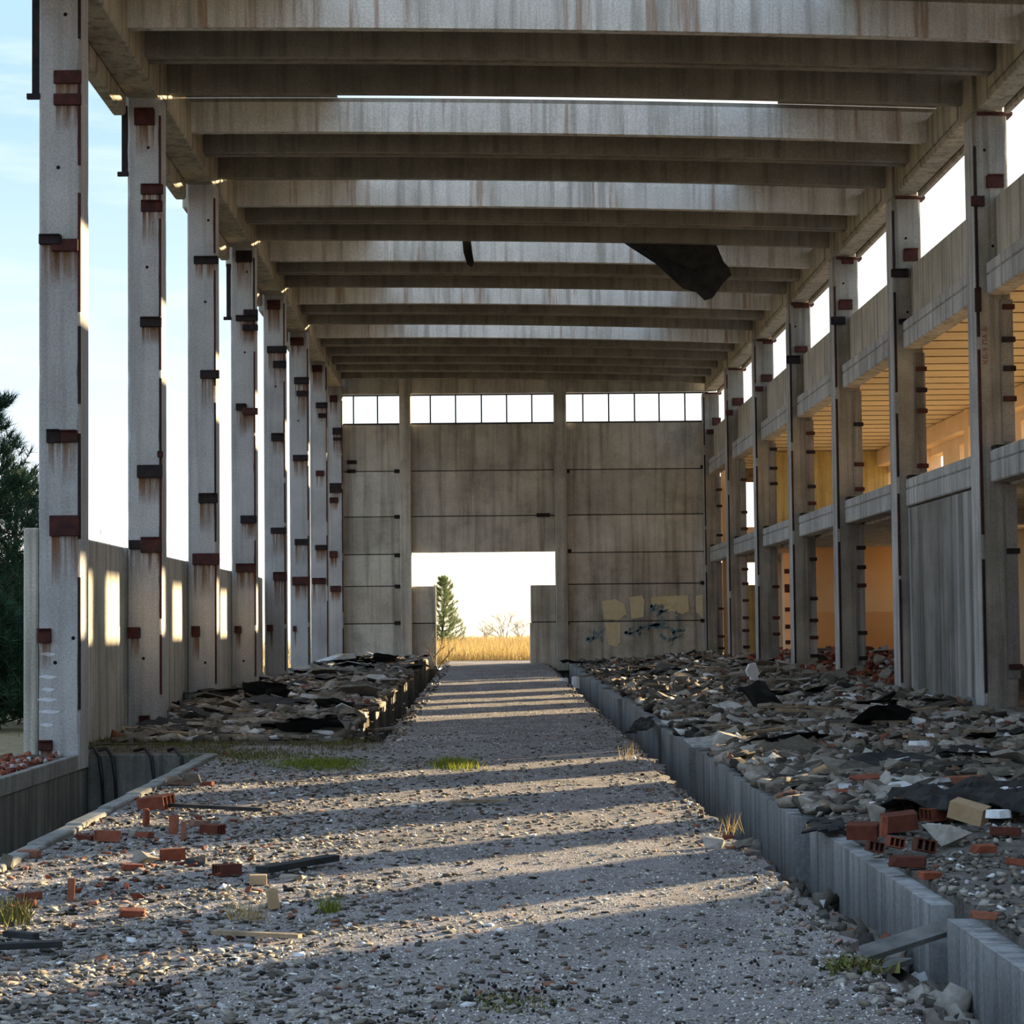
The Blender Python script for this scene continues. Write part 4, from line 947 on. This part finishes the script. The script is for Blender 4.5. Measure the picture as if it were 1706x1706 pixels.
for (x, y, w, k, st, tan, lab) in RB:
    o = brick_at(x, y, w, k, None, False, 0.06, lab, bool(tan))
    if st == 2: o.rotation_euler = (R.uniform(-.1, .1), 0.1, math.radians(90) + R.uniform(-.25, .25)); o.rotation_euler[0] = math.radians(12)
    if st == 1: o.rotation_euler = (0.2, math.radians(-85), R.uniform(-.5, .5)); o.location.z += 0.1
    if tan: o.rotation_euler = (0.1, 0.25, -0.5); o.location.z += .06
for (x, y, w, h, m, lab) in ((1342,1292,72,30,0,'big pale concrete block at the platform edge'),(1380,1312,84,22,1,'pale flat concrete block in front of the big one'),(1590,1404,84,34,5,'grey concrete slab piece under the tan brick'),
        (1505,1292,70,26,3,'grey concrete lump behind the felt sheet'),(1560,1296,34,24,4,'pale bluish concrete lump behind the felt sheet'),(1650,1306,52,30,7,'brown concrete lump near the right edge'),(1460,1370,30,34,8,'pale rounded lump left of the felt sheet'),
        (1250,1256,40,20,9,'grey lump on the platform edge beside the trench, farther one'),(1290,1268,34,22,10,'pale lump on the platform edge beside the trench, nearer one'),(1665,1285,60,16,11,'low concrete ledge piece at the right edge')):
    lump(x, y, w, h, CH[m], 'concrete_block', lab, 'rubble', 0.05)
def cloth(name, px, mat, label, cat, z0=0.10, amp=0.06):
    A, B, C_, D = [on_floor(*p, z0) for p in px]; n, m = 22, 9; mb = MB()
    for j in range(m):
        for i in range(n):
            s, t = i / (n - 1), j / (m - 1); p_ = (A * (1 - s) + B * s) * (1 - t) + (D * (1 - s) + C_ * s) * t
            e = 0.08 * fbm(s * 5, t * 5, 1.2, 3.0); mb.v.append((p_.x + e, p_.y + e * 2, p_.z + amp * (0.6 + fbm(p_.x, p_.y * .6, 3.0, 2.2))))
    for j in range(m - 1):
        for i in range(n - 1): a = j * n + i; mb.f.append((a, a + 1, a + n + 1, a + n))
    o = mb.build(name, mat); md = o.modifiers.new('thickness', 'SOLIDIFY'); md.thickness = 0.012; return tag(o, label, cat)
cloth('roofing_felt_sheet', [(1462,1356),(1716,1362),(1716,1322),(1500,1322)], FELT, 'large crumpled black felt sheet lying on the right pile', 'roofing felt', 0.1, 0.10)
lump(1560,1322,170,8,FO[0],'foam_board','long white foam board behind the black felt sheet','foam',0.12,0.01)
lump(1670,1322,90,14,FO[1],'foam_board','white foam board at the right edge behind the felt','foam',0.12,0.01)
lump(1664,1360,44,14,FO[2],'foam_board','white foam lump lying on the black felt sheet','foam',0.18)
lump(1462,1342,34,9,FO[3],'foam_board','white foam strip at the left end of the felt sheet','foam',0.1)
lump(1555,1375,28,6,FO[0],'foam_board','small white foam piece between the orange bricks','foam',0.1)
lump(1532,1240,36,8,FO[1],'foam_board','white tin-like scrap in the rubble under the infill panel','foam',0.2)
cloth('roofing_felt_sheet', [(1340,1388),(1405,1386),(1400,1366),(1352,1368)], FELT, 'small black felt flap on the trench block corner', 'roofing felt', 0.04, 0.03)
cloth('roofing_felt_sheet', [(1044,1226),(1086,1212),(1088,1196),(1058,1206)], FELT, 'black felt flap hanging over the right trench', 'roofing felt', 0.0, 0.05)
# boards thrown across the trenches
GREYWOOD = plain('grey_weathered_wood', (0.07, 0.068, 0.065), (0.17, 0.165, 0.155), 7, 0.85, 0.4)
for (a, b, za_, w, lab) in (((1.72, 11.5), (2.42, 11.95), -0.20, 0.14, 'dark board jammed across the right trench'), ((1.78, 13.0), (2.2, 12.1), -0.42, 0.20, 'pale broken board lying steep in the right trench'), ((1.8, 10.0), (2.25, 9.2), -0.5, 0.12, 'pale board in the bottom of the near right trench'), ((1.75, 15.4), (2.1, 14.2), -0.45, 0.10, 'weathered board in the right trench beside the pile'), ((-1.75, 33.5), (-1.32, 32.0), -0.15, 0.10, 'weathered board leaning in the left trench')):
    A = Vector((*a, zf(a[1]) + za_)); B = Vector((*b, zf(b[1]) + za_ + 0.12)); d = B - A
    o = put('wood_plank', PL, (A + B) / 2, (0.2, -math.atan2(d.z, d.xy.length), math.atan2(d.y, d.x)), (d.length, w, 0.03), lab, 'plank', None); o.data = PL.copy(); o.data.materials[0] = GREYWOOD
o = MB().box(-4.35, -3.86, 63.0, 63.06, zf(63) + 0.1, 1.02, 0.005).build('plywood_board', BOARD); tag(o, 'pale yellow board standing by the far left column', 'board')
q = on_floor(1253, 1134, 0.2); o = put('plaster_shard', SH[2], (q.x, q.y, q.z + .2), (1.35, 0.2, .4), (0.35, 0.45, .3), 'upright pale shard leaning below the right columns', 'rubble', None); o.data = SH[2].copy(); o.data.materials[0] = FOAM
lump(940,1142,14,14,FO[2],'foam_board','white scrap in the far right trench','foam',-0.1); lump(958,1146,14,20,FO[3],'foam_board','upright white scrap in the far right trench','foam',-0.1)

# cables over the pit wall
for k, (xa, d, lab) in enumerate(((-4.45, 1.5, 'black cable hanging in the left corner of the pit'), (-4.30, 1.3, 'second black cable hanging in the pit corner'), (-3.86, .95, 'black cable over the far pit wall, middle one'), (-3.52, .75, 'black cable over the far pit wall, right one'))):
    pts = [(xa - 0.35 + 0.05 * k, 25.95, 0.29), (xa - 0.1, 25.75, 0.33), (xa, 25.57, 0.24), (xa + 0.04, 25.5, 0.0), (xa + 0.06, 25.48, -0.35), (xa + 0.03, 25.45, -d)]
    c = [Vector(p) for p in pts]; fine = []
    for i in range(len(c) - 1):
        for t in (0, .33, .66): fine.append(c[i].lerp(c[i + 1], t))
    o = MB().tube(fine + [c[-1]], 0.022, 6).build('cable', CABLE); tag(o, lab, 'cable')

# ================================================================== plants
def blades(name, pts, h0, h1, w, mat, label, cat, lean=0.35, kind='stuff'):
    n = len(pts); a = np.random.uniform(0, 6.28, n); h = np.random.uniform(h0, h1, n); l = np.random.normal(0, lean, (n, 2)) * h[:, None]
    b = np.array(pts); dx = np.stack([np.cos(a), np.sin(a)], 1) * w / 2
    v = np.empty((n, 3, 3)); v[:, 0, :2] = b[:, :2] - dx; v[:, 1, :2] = b[:, :2] + dx; v[:, 0, 2] = v[:, 1, 2] = b[:, 2]; v[:, 2, :2] = b[:, :2] + l; v[:, 2, 2] = b[:, 2] + h
    o3 = np.array([b[:, 0].mean(), b[:, 1].mean(), b[:, 2].min()])
    me = bpy.data.meshes.new(name); me.from_pydata((v.reshape(-1, 3) - o3).tolist(), [], np.arange(3 * n).reshape(-1, 3).tolist()); me.materials.append(mat)
    o = bpy.data.objects.new(name, me); o.location = o3; COL.objects.link(o); tag(o, label, cat, kind=kind); return o
def ell(cx_, cy_, rx, ry, n, z0=0.0):
    out = []
    for _ in range(n):
        q = on_floor(cx_ + R.gauss(0, rx), cy_ + R.gauss(0, ry), z0); out.append((q.x, q.y, q.z - 0.005))
    return out
blades('grass_patch', ell(535, 1274, 34, 4, 2600), 0.02, 0.07, 0.012, GREENGRASS, 'bright green patch of short grass in the sun, left one', 'grass')
blades('grass_patch', ell(757, 1275, 17, 4, 1100), 0.02, 0.09, 0.012, GREENGRASS, 'bright green patch of short grass in the aisle, right one', 'grass')
blades('grass_patch', ell(300, 1234, 90, 7, 3000), 0.02, 0.08, 0.014, OLIVE, 'olive strip of grass at the foot of the left columns', 'grass')
blades('grass_patch', ell(420, 1258, 60, 6, 1500), 0.02, 0.06, 0.014, OLIVE, 'olive moss and grass beyond the pit corner', 'grass')
blades('grass_patch', ell(560, 1240, 40, 5, 1000), 0.02, 0.06, 0.014, OLIVE, 'olive grass in front of the left trench end', 'grass')
blades('grass_patch', ell(850, 1668, 60, 8, 900), 0.005, 0.02, 0.012, OLIVE, 'dark moss patch in the foreground gravel', 'moss')
blades('grass_tuft', ell(547, 1520, 9, 2, 120), 0.04, 0.13, 0.008, GREENGRASS, 'yellow-green grass tuft in the nearest sunlit stripe', 'grass')
blades('grass_tuft', ell(410, 1530, 20, 4, 90), 0.05, 0.16, 0.006, DRYGRASS, 'dry grass wisps left of the green tuft', 'grass')
blades('grass_tuft', ell(1215, 1385, 12, 5, 40), 0.06, 0.18, 0.005, DRYGRASS, 'dry brown weed at the aisle edge over the right trench', 'grass')
blades('grass_tuft', ell(20, 1535, 16, 6, 240), 0.04, 0.15, 0.012, OLIVE, 'dark green weeds at the left edge of the foreground', 'weed')
blades('grass_tuft', ell(1050, 1262, 8, 4, 40), 0.06, 0.2, 0.006, DRYGRASS, 'dry grass at the aisle edge farther along', 'grass')
blades('leafy_weed', ell(1425, 1615, 24, 5, 260), 0.015, 0.06, 0.025, OLIVE, 'dark leafy weed growing beside the right trench', 'weed', 1.0)
# the meadow beyond the doorway
pts = []
while len(pts) < 26000:
    y = near_y(R, 71.6, 130); x = R.uniform(-4.5, 5.0) * (y / 75)
    if proj((x, y, zf(min(y, 95)))) and 640 < proj((x, y, 1))[0] < 960: pts.append((x, y, zf(min(y, 95)) - 0.13))
blades('dry_meadow', pts, 0.15, 0.75, 0.035, DRYGRASS, 'tall dry golden grass beyond the doorway', 'grass', 0.3)
pts = [(R.uniform(-60, -6.0), near_y(R, 48, 100), 0) for _ in range(9000)]; pts = [(x, y, zf(y) - 0.12) for x, y, z in pts]
blades('dry_meadow', pts, 0.2, 0.8, 0.05, DRYGRASS, 'dry grass outside the left columns', 'grass', 0.3)

def pine(loc, height, spread, seed, needle_mat, label, nl=0.16, tufts=1.0, tmin=0.12):
    rng = random.Random(seed); root = empty('pine_tree', loc); tag(root, label, 'tree')
    L0 = Vector(loc)
    MB().tube([L0 + Vector((0.05 * math.sin(t * 5 + seed), 0.05 * math.cos(t * 4), height * t)) for t in np.linspace(0, 1, 9)], [0.11 * height / 5 * (1 - .85 * t) for t in np.linspace(0, 1, 9)], 7).build('trunk', BARK, root)
    br = MB(); V = []
    z = tmin * height
    while z < height * 0.98:
        t = z / height; ln = spread * (1 - t) ** 0.75 + 0.18
        a0 = rng.uniform(0, 6.28)
        for k in range(5):
            a = a0 + 6.283 * k / 5 + rng.uniform(-.3, .3); l = ln * rng.uniform(.65, 1.1)
            P = [L0 + Vector((math.cos(a) * l * s, math.sin(a) * l * s, z + l * (0.10 * s + 0.30 * s * s))) for s in (0, .35, .7, 1)]
            br.tube(P, [0.022 * (1 - t) + 0.01, 0.014, 0.009, 0.005], 4, False)
            tips = [P[3], P[2].lerp(P[3], .5), P[2], P[1].lerp(P[2], .5)]
            for s in range(int((3 + 5 * l) * tufts)):
                b = P[1].lerp(P[3], rng.random()); e = b + Vector((rng.uniform(-.3, .3) * l, rng.uniform(-.3, .3) * l, rng.uniform(.0, .25) * l + .05)); br.tube([b, e], [0.007, 0.004], 3, False); tips.append(e)
            for tip in tips:
                ax = Vector((math.cos(a) * .5, math.sin(a) * .5, .8)).normalized()
                for q in range(26):
                    d = (ax + Vector((rng.gauss(0, .65), rng.gauss(0, .65), rng.gauss(0, .5)))).normalized(); c = tip - ax * rng.uniform(0, .16)
                    w = d.orthogonal().normalized() * 0.006 * nl / .16; V += [c - w, c + w, c + d * nl * rng.uniform(.7, 1.2)]
        z += rng.uniform(0.26, 0.40) * height / 5
    br.build('branches', BARK, root, fix=False)['kind'] = 'stuff'
    me = bpy.data.meshes.new('needles'); me.from_pydata([tuple(v - L0) for v in V], [], [(i, i + 1, i + 2) for i in range(0, len(V), 3)]); me.materials.append(needle_mat)
    o = bpy.data.objects.new('needles', me); o.parent = root; COL.objects.link(o); o['kind'] = 'stuff'
def pine_at(px, py_top, Y, spread, seed, mat, label, **kw):
    t = at_y(px, py_top, Y); g0 = zf(min(Y, 95)) - 0.12; pine((t.x, Y, g0), t.z - g0, spread, seed, mat, label, **kw)
pine_at(-20, 640, 40, 1.75, 1, NEEDLE, 'dark pine tree at the left edge outside the columns, tallest one', nl=.22)
pine_at(30, 775, 44, 1.35, 2, NEEDLE, 'dark pine tree partly hidden behind the nearest left column', nl=.2)
pine_at(10, 935, 52, 1.6, 3, NEEDLE, 'low dark pine behind the two taller ones', nl=.22)
pine_at(-8, 1010, 34, 0.9, 21, NEEDLE, 'bushy young pine low at the left edge behind the pit', nl=.2, tufts=1.3, tmin=.05)
pine_at(52, 1030, 36, 0.8, 22, NEEDLE, 'bushy young pine right behind the nearest left column', nl=.2, tufts=1.3, tmin=.05)
pine_at(738, 962, 92, 0.80, 4, NEEDLE2, 'sunlit green pine tree seen through the far doorway', nl=.17, tufts=0.8, tmin=.08)

def bare(loc, height, seed, label, n0=3, r0=0.03, depth=4, spread=0.6, name='bare_shrub'):
    rng = random.Random(seed); mb = MB()
    def grow(p, d, l, r, k):
        q = p + d * l; m = p.lerp(q, .5) + Vector((rng.gauss(0, .05), rng.gauss(0, .05), rng.gauss(0, .03))) * l
        mb.tube([p, m, q], [r, r * .85, r * .7], 4 if r > .006 else 3, False)
        if k:
            for _ in range(rng.randint(2, 3)):
                nd = (d + Vector((rng.gauss(0, spread), rng.gauss(0, spread), rng.uniform(-.1, .5)))).normalized(); grow(p.lerp(q, rng.uniform(.5, 1)), nd, l * rng.uniform(.55, .8), r * .62, k - 1)
    for _ in range(n0): grow(Vector(loc), Vector((rng.gauss(0, .3), rng.gauss(0, .3), 1)).normalized(), height * .42, r0, depth)
    o = mb.build(name, TWIG, origin=loc, fix=False); tag(o, label, 'shrub'); return o
def ground(px, Y): t = at_y(px, 1050, Y); return (t.x, Y, zf(min(Y, 95)) - 0.12)
bare(ground(838, 112), 2.2, 5, 'bare leafless shrub in the misty meadow beyond the doorway', 4, .035, 5, .7)
bare(ground(808, 125), 1.6, 6, 'low bare bushes beyond the meadow, left of the leafless shrub', 4, .03, 5, .7)
bare(ground(868, 120), 1.7, 9, 'low bare bushes beyond the meadow, right of the leafless shrub', 4, .03, 5, .7)
bare((-1.55, 67.0, 0.45), 1.3, 12, 'bare twiggy weed growing at the far end of the left trench', 3, .018, 3, .5)
bare(ground(205, 50), 4.2, 15, 'bare sapling outside the low wall behind the nearest bays', 3, .02, 4, .35)
bare(ground(305, 55), 4.0, 18, 'bare sapling outside the low wall behind the third column', 3, .02, 4, .35)
# lattice pylon far off
P0 = Vector(ground(727, 260)); pyl = empty('power_pylon', P0); tag(pyl, 'faint steel lattice pylon far beyond the doorway', 'pylon')
H = 14.5; leg = lambda sx, sy, t: P0 + Vector((sx * (1.3 - .5 * t), sy * (1.3 - .5 * t), H * t))
for sx in (-1, 1):
    for sy in (-1, 1): MB().tube([leg(sx, sy, 0), leg(sx, sy, 1)], 0.09, 4).build('pylon_leg', PYLON, pyl)
mb = MB()
for k in range(9):
    t0, t1 = k / 9, (k + 1) / 9
    for (a, b) in (((-1, -1), (1, -1)), ((1, -1), (1, 1)), ((1, 1), (-1, 1)), ((-1, 1), (-1, -1))):
        mb.tube([leg(*a, t0), leg(*b, t1)], 0.05, 3); mb.tube([leg(*b, t0), leg(*a, t1)], 0.05, 3)
mb.build('lattice', PYLON, pyl)
# low hills on the horizon
mb = MB(); n = 60
for (yy, amp, base_) in ((420, 7, 5), (560, 16, 8)):
    b0 = len(mb.v)
    for i in range(n + 1):
        x = -320 + 640 * i / n; h = base_ + amp * (0.5 + 0.5 * fbm(x, yy, 0.008, 1))
        mb.v += [(x, yy - 60, 0.5), (x, yy, h), (x, yy + 50, 0.5)]
    for i in range(n):
        a = b0 + 3 * i; mb.f += [(a, a + 3, a + 4, a + 1), (a + 1, a + 4, a + 5, a + 2)]
tag(mb.build('distant_hills', plain('hill_scrub', (0.10, 0.11, 0.07), (0.17, 0.16, 0.10), 0.05, 0.95, 0), fix=False), 'low wooded hills on the horizon', kind='structure')
# morning haze over the meadow
hm = bpy.data.materials.new('haze'); hm.use_nodes = True; t = hm.node_tree; t.nodes.clear()
vo = N(t, 'ShaderNodeOutputMaterial'); vsn = N(t, 'ShaderNodeVolumeScatter'); vsn.inputs['Density'].default_value = 0.005; vsn.inputs['Anisotropy'].default_value = 0.4
vsn.inputs['Color'].default_value = (0.95, 0.97, 1, 1); t.links.new(vsn.outputs[0], vo.inputs['Volume'])
hz_ = MB().box(-120, 45, 100, 420, 0.3, 9).build('meadow_haze', hm); tag(hz_, 'pale haze hanging over the far meadow', 'haze', kind='stuff')
